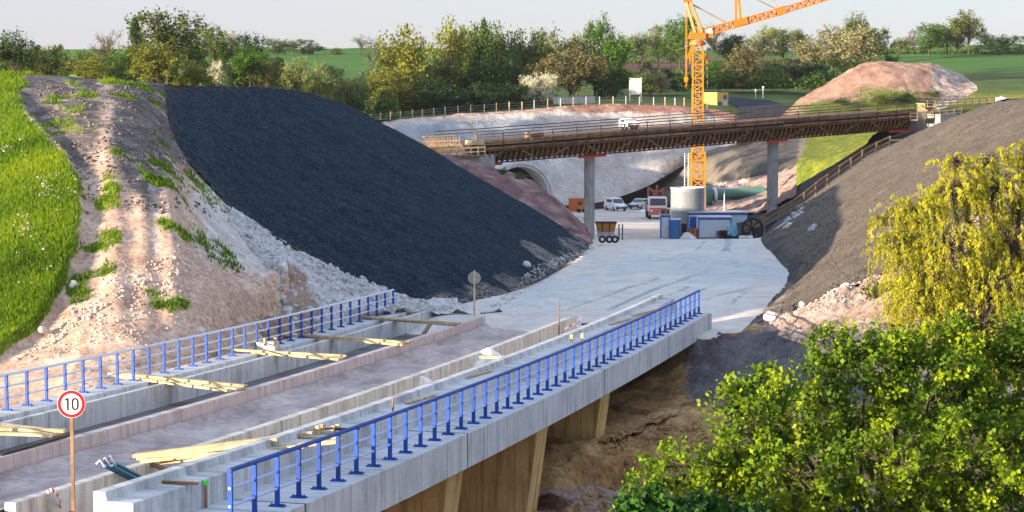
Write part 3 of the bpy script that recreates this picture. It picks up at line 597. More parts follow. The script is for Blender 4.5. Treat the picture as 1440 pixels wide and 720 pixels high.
# --- red-earth spoil heap beyond the overpass
SH = [
    [(1095, 168, 292), (1150, 172, 286), (1210, 172, 284), (1270, 165, 286), (1330, 150, 292), (1375, 125, 300)],
    [(1100, 160, 298), (1150, 150, 294), (1210, 146, 293), (1270, 138, 294), (1325, 130, 298), (1372, 118, 304)],
    [(1118, 146, 304), (1160, 122, 303), (1205, 100, 302), (1260, 94, 302), (1310, 97, 304), (1358, 108, 308)],
    [(1135, 136, 310), (1175, 112, 310), (1215, 92, 310), (1262, 87, 310), (1312, 92, 311), (1352, 104, 312)],
    [(1140, 140, 322), (1180, 128, 324), (1220, 118, 326), (1265, 114, 326), (1315, 114, 326), (1350, 116, 324)]]
def s_mask(Q):
    px, py = proj(Q); j = 10 * fbm(Q, 4.0, 3, 2)
    green = sstep(138, 152, py + j) * sstep(1120, 1160, px) + 0.75 * np.exp(-((px - 1250 + j) / 70) ** 2 - ((py - 132) / 12) ** 2) + 0.5 * sstep(1180, 1110, px + j) * sstep(125, 150, py)
    pale = 0.5 * sstep(1298, 1318, px + j) 
    return mask_col(np.clip(green, 0, 1), np.clip(pale, 0, 1), 0 * px)
M['spoil'] = masked_mat('red_spoil', ([(0.3, (0.20, 0.11, 0.075)), (0.5, (0.36, 0.22, 0.16)), (0.7, (0.50, 0.35, 0.27))], 0.4),
                        [([(0.3, (0.05, 0.08, 0.015)), (0.6, (0.14, 0.17, 0.03))], 0.5), ([(0.3, (0.42, 0.34, 0.31)), (0.6, (0.60, 0.52, 0.48))], 0.5)], 0.9, 1.6, 0.4)
loft('spoil_heap', SH, 110, 90, M['spoil'], ((0.5, 5.0), (0.28, 1.3)), mask=s_mask)
# dark site track curling up behind the yellow cabin
loft('site_track', [[(1032, 178, 290), (1068, 182, 288), (1110, 180, 287)], [(1040, 160, 309), (1070, 160, 309), (1112, 158, 309)], [(1034, 150, 321), (1065, 150, 321), (1100, 149, 321)], [(1000, 143, 336), (1040, 143, 336), (1080, 143, 336)], [(940, 139, 348), (985, 139, 348), (1030, 139, 348)]], 40, 50, M['gravel_dark'], ((0.1, 3.0),), shape=lambda Q: 0.25 + 0 * Q[:, 0])
# ------------------------------------------------------------------ the near bridge
def H(px, py, dz):
    """the point seen at a photo pixel, lying dz above the bridge's railing level"""
    D = 60.0; r = P(px, py, 1.0)
    for _ in range(250):
        q = r * D; D += 0.5 * (zrail(q.dot(AX)) + dz - q.z) / (r.z + 0.04)
    return r * D
def sweep(mb, prof, s0, s1, step=1.5, closed=True):
    n = len(prof); k = max(1, int(round((s1 - s0) / step))); ss = [s0 + (s1 - s0) * i / k for i in range(k + 1)]
    per = [0.0]
    for i in range(n): a, b = prof[i], prof[(i + 1) % n]; per.append(per[-1] + math.hypot(a[0] - b[0], a[1] - b[1]))
    V_ = [B(s, u, z) for s in ss for u, z in prof]; fs, uvs = [], []
    for i in range(k):
        for j in range(n if closed else n - 1):
            j2 = (j + 1) % n; fs.append((i * n + j, i * n + j2, (i + 1) * n + j2, (i + 1) * n + j))
            uvs.append([(ss[i], per[j]), (ss[i], per[j + 1]), (ss[i + 1], per[j + 1]), (ss[i + 1], per[j])])
    if closed:
        for b_ in (list(range(n)), list(range(k * n, (k + 1) * n))):
            fs.append(b_); uvs.append([(prof[i % n][0], prof[i % n][1]) for i in range(n)])
    mb.add(V_, fs, uvs); return mb
BR = thing('railway_bridge', B(62, -7.5, -2.0), 'pale concrete bridge under construction with a dusty roadway between low walls', 'bridge')
def bpart(name, prof, s0, s1, m, step=1.5, label=None, bevel=0.0):
    o = sweep(MB(), prof, s0, s1, step).build(name, m, BR, bevel=bevel)
    if label: o['label'] = label
    return o
bpart('deck_slab', [(0.28, -0.93), (-1.2, -1.02), (-3.2, -1.55), (-12, -1.85), (-14.3, -1.4), (-15.45, -1.3), (-15.45, -1.13), (-5.75, -1.13), (-5.75, -0.86), (-2.0, -0.86), (-1.3, -0.3), (0.28, -0.3)], 24, 91.9, M['conc_dark'])
for a, b in ((22, 38.9), (38.94, 51.3), (51.34, 69.0), (69.04, 81.9), (81.94, 92.2)):
    bpart('edge_beam', [(0.42, 0), (0.42, -0.96), (0.30, -0.96), (0.30, -0.5), (-1.6, -0.5), (-1.6, 0)], a, b, M['conc_fascia'], bevel=0.02)
    bpart('expansion_joint', [(0.425, 0.004), (0.425, -0.965), (0.31, -0.97), (-1.38, 0.004)], b - 0.005, b + 0.045, M['rubber'], 1)
bpart('parapet_wall', [(-1.40, -0.3), (-1.40, 0.58), (-1.95, 0.58), (-1.98, 0.77), (-2.25, 0.77), (-2.25, -0.9), (-1.5, -0.9)], 34.5, 93.5, M['conc'], bevel=0.02)
bpart('parapet_wall', [(-5.60, -1.0), (-5.60, -0.10), (-5.88, -0.10), (-5.92, -1.0)], 37.6, 91, M['conc_wall'], bevel=0.02)
bpart('parapet_wall', [(-10.40, -1.1), (-10.42, -0.40), (-10.74, -0.40), (-10.76, -1.3)], 26, 92.2, M['conc_pink'], bevel=0.02)
bpart('parapet_wall', [(-13.73, -1.3), (-13.73, -0.36), (-13.95, -0.36), (-13.95, -0.56), (-14.5, -0.56), (-14.5, -1.3)], 30, 94.6, M['conc'], bevel=0.015)
bpart('edge_beam', [(-14.52, -1.0), (-14.52, -0.36), (-15.6, -0.36), (-15.6, -1.28), (-15.3, -1.29)], 26, 92.6, M['conc'], bevel=0.02)
def pier(s0, s1, zb, top=(-0.02, -15.2)):
    v = []
    for s in (s0, s1):
        for u, dz in ((top[0], -0.98), (top[0] - 0.1, -1.3), (-0.55, -4.5), (-0.75, zb), (-14.4, zb), (-14.2, -5), (top[1], -1.35), (-14.2, -1.45), (-12, -1.88), (-3.2, -1.6), (-1.2, -1.05)):
            v.append(B(s, u, dz))
    n = 11; mb = MB()
    uvf = lambda ids: [((v[i] - BR.location).dot(RT), v[i].z) for i in ids]
    f = [list(range(n)), list(range(n, 2 * n))] + [[i, (i + 1) % n, n + (i + 1) % n, n + i] for i in range(n)]
    uvs = [uvf(x) for x in f[:2]] + [[(v[i].dot(AX), v[i].z) for i in x] for x in f[2:]]
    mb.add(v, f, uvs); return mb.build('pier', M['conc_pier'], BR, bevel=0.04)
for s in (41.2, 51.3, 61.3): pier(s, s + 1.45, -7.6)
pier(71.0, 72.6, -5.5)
bpart('abutment', [(0.40, -0.97), (0.40, -4.6), (-15.3, -4.6), (-15.3, -1.32), (-12, -1.9), (-3.2, -1.6), (-1.2, -1.05), (0.2, -0.97)], 91.0, 92.6, M['conc_fascia'], 2)
bpart('abutment', [(0.5, 0.0), (0.5, -4.5), (0.1, -4.5), (0.1, 0.0)], 92.22, 92.85, M['conc_fascia'], 2)
# dusty roadway on the deck, dust heaped against the right-hand wall
ss = np.linspace(24, 98, 380); uu = np.linspace(-10.38, -5.93, 46); Gd = np.array([tuple(B(s, u, -0.92)) for s in ss for u in uu])
lu = np.tile(uu, len(ss)); ls = np.repeat(ss, len(uu))
Gd[:, 2] += 0.03 * fbm(Gd, 0.8, 4, 2) + 0.02 * np.sin(lu * 5.0) + (0.62 + 0.22 * fbm(Gd, 2.5, 3, 5)) * np.exp(-((lu + 5.93) / 0.45) ** 2) * (1 - sstep(88, 92, ls)) + 0.16 * np.exp(-((lu + 10.38) / 0.3) ** 2) + np.where(ls > 91, -0.02 * (ls - 91), 0)
tag(mesh_obj('bridge_road', Gd, grid_faces(380, 46), M['deck_dirt'], smooth=True), None, None, None, 'structure')

# --- railings
def railing(u, dz, s0, s1, n, label, rails, lean=0.0):
    root = thing('railing', B((s0 + s1) / 2, u, dz), label, 'railing')
    proto = None; h = 1.10
    for k in range(n):
        s = s0 + (s1 - s0) * k / (n - 1); base = B(s, u, dz)
        if proto is None:
            rot = -PHI
            mb = MB(); mb.box(base + Vector((0, 0, h / 2)), (0.10, 0.06, h), rot)
            pst = mb.build('post', M['blue_paint'], root, bevel=0.006); proto = pst
            pb = MB(); pb.box(base + Vector((0, 0, 0.018)), (0.34, 0.16, 0.03), rot)
            for sx in (-1, 1):
                q = base + RT * (0.11 * sx); pb.prism([q + RT * (0.05 * sx) + AX * 0.012 + Vector((0, 0, .03)), q - RT * (0.08 * sx) + AX * 0.012 + Vector((0, 0, .03)), q - RT * (0.08 * sx) + AX * 0.012 + Vector((0, 0, .075))], AX * -0.024)
                pb.tube([q + RT * 0.02 * sx, q + RT * 0.02 * sx + Vector((0, 0, .07))], 0.018, 6)
            bp = pb.build('base_plate', M['blue_paint'], pst)
            b0 = base.copy()
        else:
            c = proto.copy(); COL.objects.link(c); c.parent = root; c.location = base - b0
            d = bp.copy(); COL.objects.link(d); d.parent = c
    for zz, r, m, nm in rails:
        mb = MB(); k = 40; mb.tube([B(s0 - 0.04 + (s1 - s0 + 0.08) * i / k, u, dz + zz) for i in range(k + 1)], r, 8)
        mb.build(nm, m, root, smooth=True)
    return root
M['rail_highlight'] = paint('blue_rail_highlight', (0.42, 0.50, 0.80), 0.3, 0.1)  # pale colour paints the white highlight onto the blue rails
railing(0.0, 0.0, 35.9, 92.1, 46, 'long blue steel railing along the right edge of the bridge above the grey fascia', [(1.10, 0.05, M['blue_paint'], 'top_rail'), (0.74, 0.033, M['rail_highlight'], 'middle_rail'), (0.38, 0.033, M['rail_highlight'], 'middle_rail')])
railing(-15.13, -0.36, 38.0, 92.3, 44, 'blue railing with pale rails on the far left edge of the bridge, dirt slope behind', [(1.10, 0.048, M['galv'], 'top_rail'), (0.74, 0.032, M['galv'], 'middle_rail'), (0.38, 0.032, M['galv'], 'middle_rail')])

# --- loose timber and gear lying on the bridge
rnd = random.Random(5)
def plank(a, b, w=0.24, t=0.05, m=None, label=None, group=None, name='plank', tilt=0.0):
    t = max(t, .085) if m is None else t; o = MB().bar(a, b, w, t, up=(0.1 * tilt, 0, 1)).build(name, m or M['timber'], None, bevel=0.006)
    return recenter(tag(o, label, 'plank', group))
def recenter(o):
    me = o.data; n = len(me.vertices); co = np.empty(n * 3, np.float32); me.vertices.foreach_get('co', co); co = co.reshape(-1, 3)
    c = Vector((*map(float, (co[:, :2].min(0) + co[:, :2].max(0)) / 2), float(co[:, 2].min()))); me.transform(Matrix.Translation(-c)); o.location = c; return o
for (lab, grp, segs) in [
    ('raw boards crossing the left trough, nearest set, cut by the left picture edge', 'nearest boards across the left trough', [((-60, 592), (84, 609), .44, .05), ((-50, 601), (92, 606), .22, .12), ((-40, 608), (74, 612), .2, .04)]),
    ('raw boards crossing the left trough just behind the round speed sign', 'boards across the left trough behind the sign', [((158, 524.5), (338, 547), .44, .05), ((176, 526), (346, 543), .22, .12), ((165, 529), (322, 549.5), .2, .03)]),
    ('raw boards crossing the left trough in front of the small concrete block', 'boards across the left trough before the block', [((308, 490.5), (480, 504.5), .44, .05), ((320, 491.5), (487, 500.5), .2, .12)]),
    ('raw boards crossing the left trough just beyond the small concrete block', 'boards across the left trough beyond the block', [((388, 469), (570, 484), .46, .05), ((420, 470.5), (577, 481.5), .2, .12)]),
    ('raw boards crossing the left trough, farthest set, near the railing end', 'farthest boards across the left trough', [((487, 443.5), (640, 456.5), .46, .05), ((500, 445), (648, 455), .2, .11)])]:
    for k, (p, q, w, dz) in enumerate(segs):
        plank(H(*p, -0.31 + dz - .05), H(*q, -0.34 + dz - .05), w, 0.05, None, lab, grp, tilt=k - 1)
plank(H(0, 640, -0.38), H(97, 612, -0.33), .12, .06, M['dark_timber'], 'dark weathered board lying along the wall at the lower left picture edge')
plank(H(590, 478, -0.9), H(606, 454, -0.28), .14, .14, M['old_timber'], 'short timber prop leaning under the farthest boards in the left trough', name='timber_prop')
pile = [((194, 644), (478, 613.5), .28), ((188, 641), (440, 609), .22), ((200, 648), (480, 620), .26), ((212, 639), (470, 606), .22), ((228, 650), (430, 627), .2), ((206, 646), (392, 618), .2)]
for k, (p, q, w) in enumerate(pile):
    plank(H(*p, -0.02 + 0.05 * (k % 3)), H(*q, 0.66 + 0.055 * (k % 3)), w, 0.05, None, 'raw board in the fanned pile between roadway wall and blue railing', 'fanned pile of boards')
plank(H(200, 648, -0.1), H(262, 671, -0.4), .16, .07, M['old_timber'], 'grey weathered board slanting down from the end of the fanned board pile')
plank(H(225, 677, 0.62), H(278, 680, 0.62), .12, .04, M['form_timber'], 'short reddish board lying on the parapet beside the green topped stake')
plank(H(384, 612, 0.70), H(408, 609.5, 0.70), .2, .05, M['dark_timber'], 'short dark offcut lying on top of the fanned board pile')
plank(H(434, 604, 0.66), H(505, 603, 0.64), .12, .05, M['dark_timber'], 'dark thin board on the parapet beside the nearest pegs')
for (p, q) in [((572, 566.5), (612, 554.5)), ((655, 531), (690, 521)), ((730, 499.5), (760, 490)), ((858, 456), (888, 446.5)), ((890, 444), (928, 432))]:
    plank(H(*p, .62), H(*q, .62), .16, .04, M['timber'], 'thin batten lying lengthwise on the parapet ledge behind the right railing', 'battens on the parapet ledge')
plank(H(819, 457, -0.7), H(842, 456, -0.7), .3, .12, M['dark_timber'], 'dark beam lying across the right trough at the far end of the roadway wall')
for (x, y0, y1, dz, lab, g) in [(447, 611, 598, .58, 'yellow wooden peg in the nearest pair of pairs on the parapet', 'nearest pegs'), (453, 609.5, 596, .58, None, 'nearest pegs'), (469, 607, 598, .58, None, 'nearest pegs'), (475.5, 605, 596, .58, None, 'nearest pegs'),
                             (804, 480, 470, .6, 'yellow wooden peg on the parapet at the far end of the bridge', 'far pegs'), (819, 477.5, 468.5, .6, None, 'far pegs'),
                             (373, 487, 475, .05, 'yellow wooden peg standing on the small concrete block', 'pegs on the block'), (387.5, 486, 474.5, .05, None, 'pegs on the block')]:
    a = H(x, y0, dz); h_ = (y0 - y1) / F * a.y
    o = MB().box(a + Vector((0, 0, h_ / 2)), (.11, .11, h_), -PHI).build('wooden_peg', M['timber'], bevel=.01)
    lab = lab or {'nearest pegs': 'yellow wooden peg in the nearest pair of pairs on the parapet', 'far pegs': 'yellow wooden peg on the parapet at the far end of the bridge', 'pegs on the block': 'yellow wooden peg standing on the small concrete block'}[g]
    recenter(tag(o, lab.replace('in the nearest pair of pairs on the parapet', 'in the near cluster on the parapet by the board pile'), 'peg', {'nearest pegs': 'near pegs by the board pile', 'far pegs': 'pegs at the far parapet end', 'pegs on the block': 'pegs on the concrete block'}[g]))
q = H(377, 492, -0.36); o = MB().box(q + Vector((0, 0, .17)), (.80, .55, .34), -PHI).build('concrete_block', M['conc'], bevel=.03)
recenter(tag(o, 'small pale concrete block on the left edge with wooden pegs on top', 'block'))
q = H(289.5, 714, 0.0); st = thing('survey_stake', q, 'wooden stake with a bright green painted top against the parapet', 'stake')
MB().box(q + Vector((0, 0, .24)), (.055, .055, .48), -PHI).build('stick', M['old_timber'], st); MB().box(q + Vector((0, 0, .53)), (.085, .085, .10), -PHI).build('painted_top', paint('bright_green_paint', (.12, .75, .08), .6, .1), st)
for (x, y, h_, lab) in [(552, 608, .95, 'thin dark wooden stake leaning on the parapet among the middle railing posts'), (786, 474, 1.75, 'tall thin wooden stake beside the far end of the roadway wall')]:
    q = H(x, y, 0.0 if x < 700 else -0.7); recenter(tag(MB().tube([q, q + Vector((.02, 0, h_))], .03, 6).build('survey_stake', M['old_timber']), lab, 'stake'))
# bundle of blue-grey scaffold tubes leaning over the roadway wall
a = H(214, 688, -.6); b = H(152, 656, .12); sb = thing('scaffold_tubes', a, 'bundle of blue grey steel scaffold tubes leaning on the roadway wall', 'scaffold tubes')
M['tube_blue'] = paint('blue_grey_tube', (.07, .19, .30), .4, .3)
for k in range(8):
    o_ = RT * (0.07 * (k % 4) - .1) + Vector((0, 0, .07 * (k // 4))) + AX * (.02 * k); MB().tube([a + o_, b + o_ + (b - a) * rnd.uniform(-.08, .04)], .034, 7).build('tube', M['tube_blue'], sb, smooth=True)
for k in range(3):
    c = b + AX * (.1 * k - .05) + RT * (.08 * k - .05); MB().tube([c, c + Vector((-.12, .02, .16 + .04 * k)), c + Vector((-.2, .05, .06))], .035, 6).build('clamp', M['steel'], sb)
def sheet_heap(q, sx, sy, sz, lab, seed, name='plastic_sheet', m=None, rz=0.0, cat='plastic sheet'):
    rr = np.random.RandomState(seed); n = 26; ang = np.linspace(0, 2 * math.pi, n, endpoint=False); V_ = []
    for k, t in enumerate(np.linspace(0, 1, 12)):
        r = math.cos(t * math.pi / 2) ** .6
        for a_ in ang: V_.append((sx * r * math.cos(a_), sy * r * math.sin(a_), sz * t))
    V_ = np.array(V_); d = fbm(V_ * 1.0 + seed * 7, .35, 3, seed); V_ *= (1 + .38 * d)[:, None]; V_[:, 2] = np.maximum(V_[:, 2], 0)
    fs = [(i * n + k, i * n + (k + 1) % n, (i + 1) * n + (k + 1) % n, (i + 1) * n + k) for i in range(11) for k in range(n)]
    o = mesh_obj(name, V_, np.array(fs), m or M['tarp_white']); o.location = q; o.rotation_euler = (0, 0, rz); return tag(o, lab, cat)
sheet_heap(H(594, 556, -.86), .34, .55, .72, 'crumpled white plastic sheet bundle between the walls in mid bridge', 3, rz=-PHI)
sheet_heap(H(686, 522, -.86), .62, 1.35, .80, 'larger pallet load under white plastic sheet with a board on top', 5, rz=-PHI - .2)
q = H(692, 502, 0.0); plank(q - RT * .45, q + RT * .5, .4, .06, None, 'short board lying on the larger white sheeted load')
sheet_heap(H(640, 540, -.86), .5, .75, .3, 'flat heap of pale sacking beside the crumpled plastic bundle', 8, m=M['stone'], rz=-PHI, cat='sacking')
sheet_heap(H(552, 570, -.86), .4, .9, .35, 'low pale heap of sacking nearest the board pile in the right trough', 9, m=M['stone'], rz=-PHI, cat='sacking')
# red and white barrier tapes
def tape(pts, lab, w=.07):
    t = thing('barrier_tape', pts[0], lab, 'barrier tape')
    for k in range(len(pts) - 1):
        n = 3
        for j in range(n):
            MB().bar(pts[k].lerp(pts[k + 1], j / n), pts[k].lerp(pts[k + 1], (j + 1) / n - .004), .012, w).build('red_band' if (j + k) % 2 else 'white_band', M['red'] if (j + k) % 2 else M['white'], t)
tape([H(66, 692, .05), H(73, 688, .12), H(82, 697, -.12), H(87, 713, -.5)], 'strip of red and white tape hanging over the wall beside the speed sign')
tape([H(795, 462, -.1), H(809, 455, -.15), H(811, 462, -.4), H(817, 446, -.02)], 'red and white tape tied round the far end of the roadway wall')
# ------------------------------------------------------------------ road signs
sg = thing('speed_sign', P(99.5, 745, 42), 'round speed limit sign reading 10 with red rim on a grey post', 'road sign')
c = P(100.5, 568, 42); fwd = Vector((0, 1, 0))
MB().box((c.x - .01, c.y + .06, c.z - 1.35), (.075, .06, 2.95)).build('post', M['old_timber'], sg, bevel=.008)
MB().lathe(c, [(0.0001, -.012), (.300, -.012), (.304, 0), (.300, .012), (0.0001, .012)], 48, fwd).build('plate', M['steel'], sg)
MB().lathe(c + fwd * -.0145, [(.0001, 0), (.297, 0), (.297, .002), (.0001, .002)], 48, fwd).build('white_face', M['sign_white'], sg)
MB().lathe(c + fwd * -.0180, [(.222, 0), (.288, 0), (.288, .002), (.222, .002)], 64, fwd).build('red_rim', M['sign_red'], sg)
dg = MB(); y = c.y - .018
def ring_digit(cx, w, h, t):
    pts = []
    for k in range(33):
        a_ = 2 * math.pi * k / 32; ex = 0.55
        pts.append(Vector((cx + math.copysign(abs(math.cos(a_)) ** ex, math.cos(a_)) * w, y, c.z + math.copysign(abs(math.sin(a_)) ** .8, math.sin(a_)) * h)))
    for p, q in zip(pts, pts[1:]): dg.bar(p, q + (q - p) * .15, .003, t, up=(0, 0, 1)) if abs((q - p).x) > abs((q - p).z) else dg.bar(p, q + (q - p) * .15, t, .003, up=(0, 1, 0))
ring_digit(c.x + .080, .058, .112, .036)
dg.box((c.x - .075, y, c.z - .002), (.038, .003, .262)); dg.prism([(c.x - .094, y - .0015, c.z + .129), (c.x - .094, y - .0015, c.z + .090), (c.x - .138, y - .0015, c.z + .062), (c.x - .138, y - .0015, c.z + .098)], (0, .003, 0))
dg.build('numerals', M['black'], sg)
MB().lathe(P(99.5, 720, 42) + Vector((0, .06, -.1)), [(.05, 0), (.075, 0), (.075, .09), (.05, .09)], 12).build('clamp', M['red'], sg)
s2 = thing('road_sign', P(667, 449, 99), 'round road sign seen from behind at the road edge by the dark slope', 'road sign')
c2 = P(667, 391, 99); MB().tube([P(667, 452, 99), P(667, 380, 99)], .05, 8).build('post', M['timber'], s2)
MB().lathe(c2 + Vector((0, .06, 0)), [(.0001, 0), (.32, 0), (.32, .02), (.0001, .02)], 32, (0, 1, 0)).build('plate', M['conc_grey'], s2)
# ------------------------------------------------------------------ the overpass in its timber formwork
def OD(x): return 198 + (x - 829) * 0.0543
def OT(x): return P(x, 202 - 0.075 * (x - 671), OD(x))
o0, o1 = OT(671), OT(1286); od = (o1 - o0); OL = od.length; od.normalize(); on = Vector((-od.y, od.x, 0)).normalized(); up = Vector((0, 0, 1))
def O(t, n, z): return o0 + od * t + on * n + up * z
def OX(px): return max(-4, min(OL + 8, ((px - 671) / (1286 - 671)) * OL))
OV = thing('overpass', O(OL / 2, 3, -8), 'long timber clad overpass under construction on round concrete piers', 'bridge')
def obar(mb, t0, n0, z0, t1, n1, z1, w, h): mb.bar(O(t0, n0, z0), O(t1, n1, z1), w, h); return mb
mb = MB(); mb.add([O(-.5, .25, -.30), O(OL + .3, .25, -.30), O(OL + .3, 8, -.30), O(-.5, 8, -.30), O(-.5, .25, -.04), O(OL + .3, .25, -.04), O(OL + .3, 8, -.04), O(-.5, 8, -.04)], [(0, 1, 2, 3), (4, 5, 6, 7), (0, 1, 5, 4), (1, 2, 6, 5), (2, 3, 7, 6), (3, 0, 4, 7)])
mb.build('deck', M['rust_timber'], OV)
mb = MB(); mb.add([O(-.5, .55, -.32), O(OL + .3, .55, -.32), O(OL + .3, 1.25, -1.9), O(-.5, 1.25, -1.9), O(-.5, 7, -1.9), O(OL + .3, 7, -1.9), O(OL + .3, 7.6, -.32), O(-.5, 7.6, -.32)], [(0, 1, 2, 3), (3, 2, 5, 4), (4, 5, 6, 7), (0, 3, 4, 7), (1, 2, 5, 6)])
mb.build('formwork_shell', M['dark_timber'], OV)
for z, h, nm in ((.10, .22, 'edge_board'), (-.16, .14, 'edge_board'), (-.55, .24, 'edge_board')):
    for k in range(9):
        a, b = OL * k / 9, OL * (k + 1) / 9 - .03
        obar(MB(), a, 0, z + rnd.uniform(-.02, .02), b, 0, z + rnd.uniform(-.02, .02), .06, h).build(nm, M['rust_timber'] if rnd.random() < .8 else M['old_timber'], OV)
obar(MB(), 0, 1.0, -2.03, OL, 1.0, -2.03, .14, .12).build('ledger_board', M['form_timber'], OV)
obar(MB(), 0, .16, -.80, OL, .16, -.80, .10, .10).build('ledger_board', M['form_timber'], OV)
proto = None; NR = 94
for k in range(NR):
    t = OL * (k + .5) / NR
    if proto is None:
        mb = MB(); pts = [(.10, -.70), (.16, -1.1), (.34, -1.5), (.66, -1.8), (1.0, -2.0)]
        for (a, b), (c, d) in zip(pts, pts[1:]): obar(mb, t, a, b, t, c, d - .02, .10, .16)
        proto = mb.build('rib', M['form_timber'], OV); t00 = t
    else:
        c = proto.copy(); COL.objects.link(c); c.parent = OV; c.location = od * (t - t00) + Vector((0, 0, rnd.uniform(-.02, .02)))
for k in range(15):
    t = OL * (k + .35) / 15; a, b = (-.95, -1.75) if k % 2 else (-1.75, -.95)
    obar(MB(), t, .12 if a > -1 else .5, a, t + 1.7, .12 if b > -1 else .5, b, .05, .12).build('brace', M['old_timber'], OV)
npst = 21
for k in range(npst):
    t = OL * k / (npst - 1); MB().box(O(t, -.08, .18), (.07, .07, 1.5), math.atan2(od.y, od.x)).build('guard_post', M['dark_timber'], OV)
for n_, z in ((-.12, .55), (-.12, .85), (7.7, .7), (7.7, 1.0)):
    for k in range(7):
        obar(MB(), OL * k / 7, n_, z + rnd.uniform(-.03, .03), OL * (k + 1) / 7 - .04, n_, z + rnd.uniform(-.03, .03), .04, .10).build('guard_rail', M['rust_timber'] if k % 3 else M['old_timber'], OV)
for a, b in ((671, 706), (803, 838), (1063, 1093), (1253, 1291)):
    obar(MB(), OX(a), .75, -2.17, OX(b), .75, -2.17, .22, .20).build('support_beam', M['red'], OV)
def opier(px, y0, y1, r, dn):
    p = P(px, y0, OD(px) + dn); q = P(px, y1, OD(px) + dn)
    MB().lathe((p.x, p.y, q.z - 1.2), [(r * 1.02, 0), (r, .3), (r, p.z - q.z + 1.2)], 24).build('pier', M['conc_grey'], OV, smooth=True)
opier(829, 214, 331, .53, 1.6); opier(1087, 195, 322, .60, 1.6)
a = P(1302, 172, 222); MB().box((a.x + 1.2, a.y + 3, a.z - 1.2), (3.4, 6, 4.2), math.atan2(od.y, od.x)).build('abutment', M['conc_grey'], OV)
a = P(640, 222, 189); MB().box((a.x, a.y + 3, a.z - 2.2), (5, 6, 5), math.atan2(od.y, od.x)).build('abutment', M['conc_grey'], OV)
def scaffold(lab, pts, zs, hpost, n, deckw=1.2):
    """a timber working platform: boards, posts and rails between two ends"""
    a, b = pts; root = thing('working_platform', (a + b) / 2, lab, 'scaffold'); d = (b - a); nn = Vector((-d.y, d.x, 0)).normalized()
    for z, w in zs: MB().bar(a + up * z, b + up * z, .06, w).build('rail', M['timber'] if rnd.random() < .7 else M['old_timber'], root)
    MB().bar(a + nn * deckw / 2 + up * zs[0][0], b + nn * deckw / 2 + up * zs[0][0], deckw - .08, .07).build('deck_board', M['old_timber'], root)
    for z, w in zs[1:]: MB().bar(a + nn * deckw + up * z, b + nn * deckw + up * z, .06, w).build('rail', M['timber'], root)
    for k in range(n):
        p = a.lerp(b, k / (n - 1))
        for q in (p, p + nn * deckw): MB().box(q + up * (zs[0][0] + hpost / 2 - .1), (.08, .08, hpost)).build('post', M['old_timber'], root)
    return root
scaffold('timber scaffold platform at the left end of the overpass above the dark slope', (P(597, 206, 187), P(646, 204, 188)), [(0, .14), (.42, .10), (.86, .10)], 1.0, 7)
scaffold('lower timber walkway hanging below the left end of the overpass', (P(612, 222, 186.5), P(682, 218, 189)), [(0, .2), (.35, .12), (.75, .2)], .95, 8)
scaffold('lower timber walkway at the right end of the overpass above the abutment', (P(1290, 169, 221), P(1352, 162, 224)), [(0, .18), (.36, .1), (.72, .16)], 1.0, 7)
scaffold('upper timber guard platform at the right end of the overpass by the white tank', (P(1315, 150, 222), P(1398, 145, 227)), [(0, .14), (.32, .08), (.62, .12)], .8, 9)
st = thing('timber_stack', P(750, 198, 196), 'small stack of pale boards standing on the left half of the overpass', 'timber stack')
b0 = P(752, 196, 198); ang = math.atan2(od.y, od.x)
for k in range(5): MB().bar(b0 - od * .95 + up * (.13 * k - .05), b0 + od * .85 + up * (.13 * k + .09), .8, .09).build('board', M['old_timber'] if k % 2 else M['form_timber'], st)
MB().bar(b0 - od * 1.1 + up * .72, b0 + od * 2.6 + up * .95, .25, .06).build('board', M['timber'], st)
cr = thing('timber_crate', P(1300, 157, 225), 'dark open timber crate standing at the right end of the overpass', 'crate')
c = P(1301, 157, 225); MB().box(c + up * .42, (1.25, 1.2, .84), ang).build('body', M['old_timber'], cr)
MB().box(c + up * .90, (1.5, 1.4, .08), ang).build('lid', M['timber'], cr); MB().bar(c + Vector((-1.0, -.8, .75)), c + Vector((.4, -.85, -.15)), .1, .16).build('prop', M['timber'], cr)
cr = thing('formwork_box', P(668, 203, 189), 'pale open formwork box with a small tripod at the left end of the overpass', 'formwork')
c = P(668, 202, 189.6); MB().box(c + up * .1, (1.6, 1.0, .4), ang + .1).build('body', M['timber'], cr)
for dx in (-.25, .25, 0): MB().bar(c + Vector((dx, .3 * (dx == 0), .3)), c + Vector((0, .1, 1.1)), .05).build('leg', M['old_timber'], cr)
# timber stair rail running down the ridge of the right slope
sr = thing('stair_railing', P(1170, 262, 193), 'weathered timber handrail following steps down the right slope to the cable drum', 'handrail')
line = [(1056, 331, 187), (1075, 321, 188.5), (1095, 309, 189.5), (1112, 300, 190.3), (1130, 288, 191), (1147, 274, 192), (1163, 262, 193), (1180, 250, 194), (1196, 239, 194.7), (1212, 228, 195.5), (1232, 217, 196.5), (1251, 208, 197.5)]
lp = [P(*q) for q in line]
for p in lp: MB().box(p + up * .25, (.12, .12, 1.9)).build('post', M['old_timber'], sr)
for z in (1.1, .6):
    for a, b in zip(lp, lp[1:]): MB().bar(a + up * z, b + up * z, .06, .13).build('handrail', M['old_timber'] if rnd.random() < .8 else M['form_timber'], sr)
for z in (.75, .25): MB().bar(lp[-1] + up * z, P(1273, 207, 198.5) + up * z, .06, .16).build('handrail', M['timber'], sr)
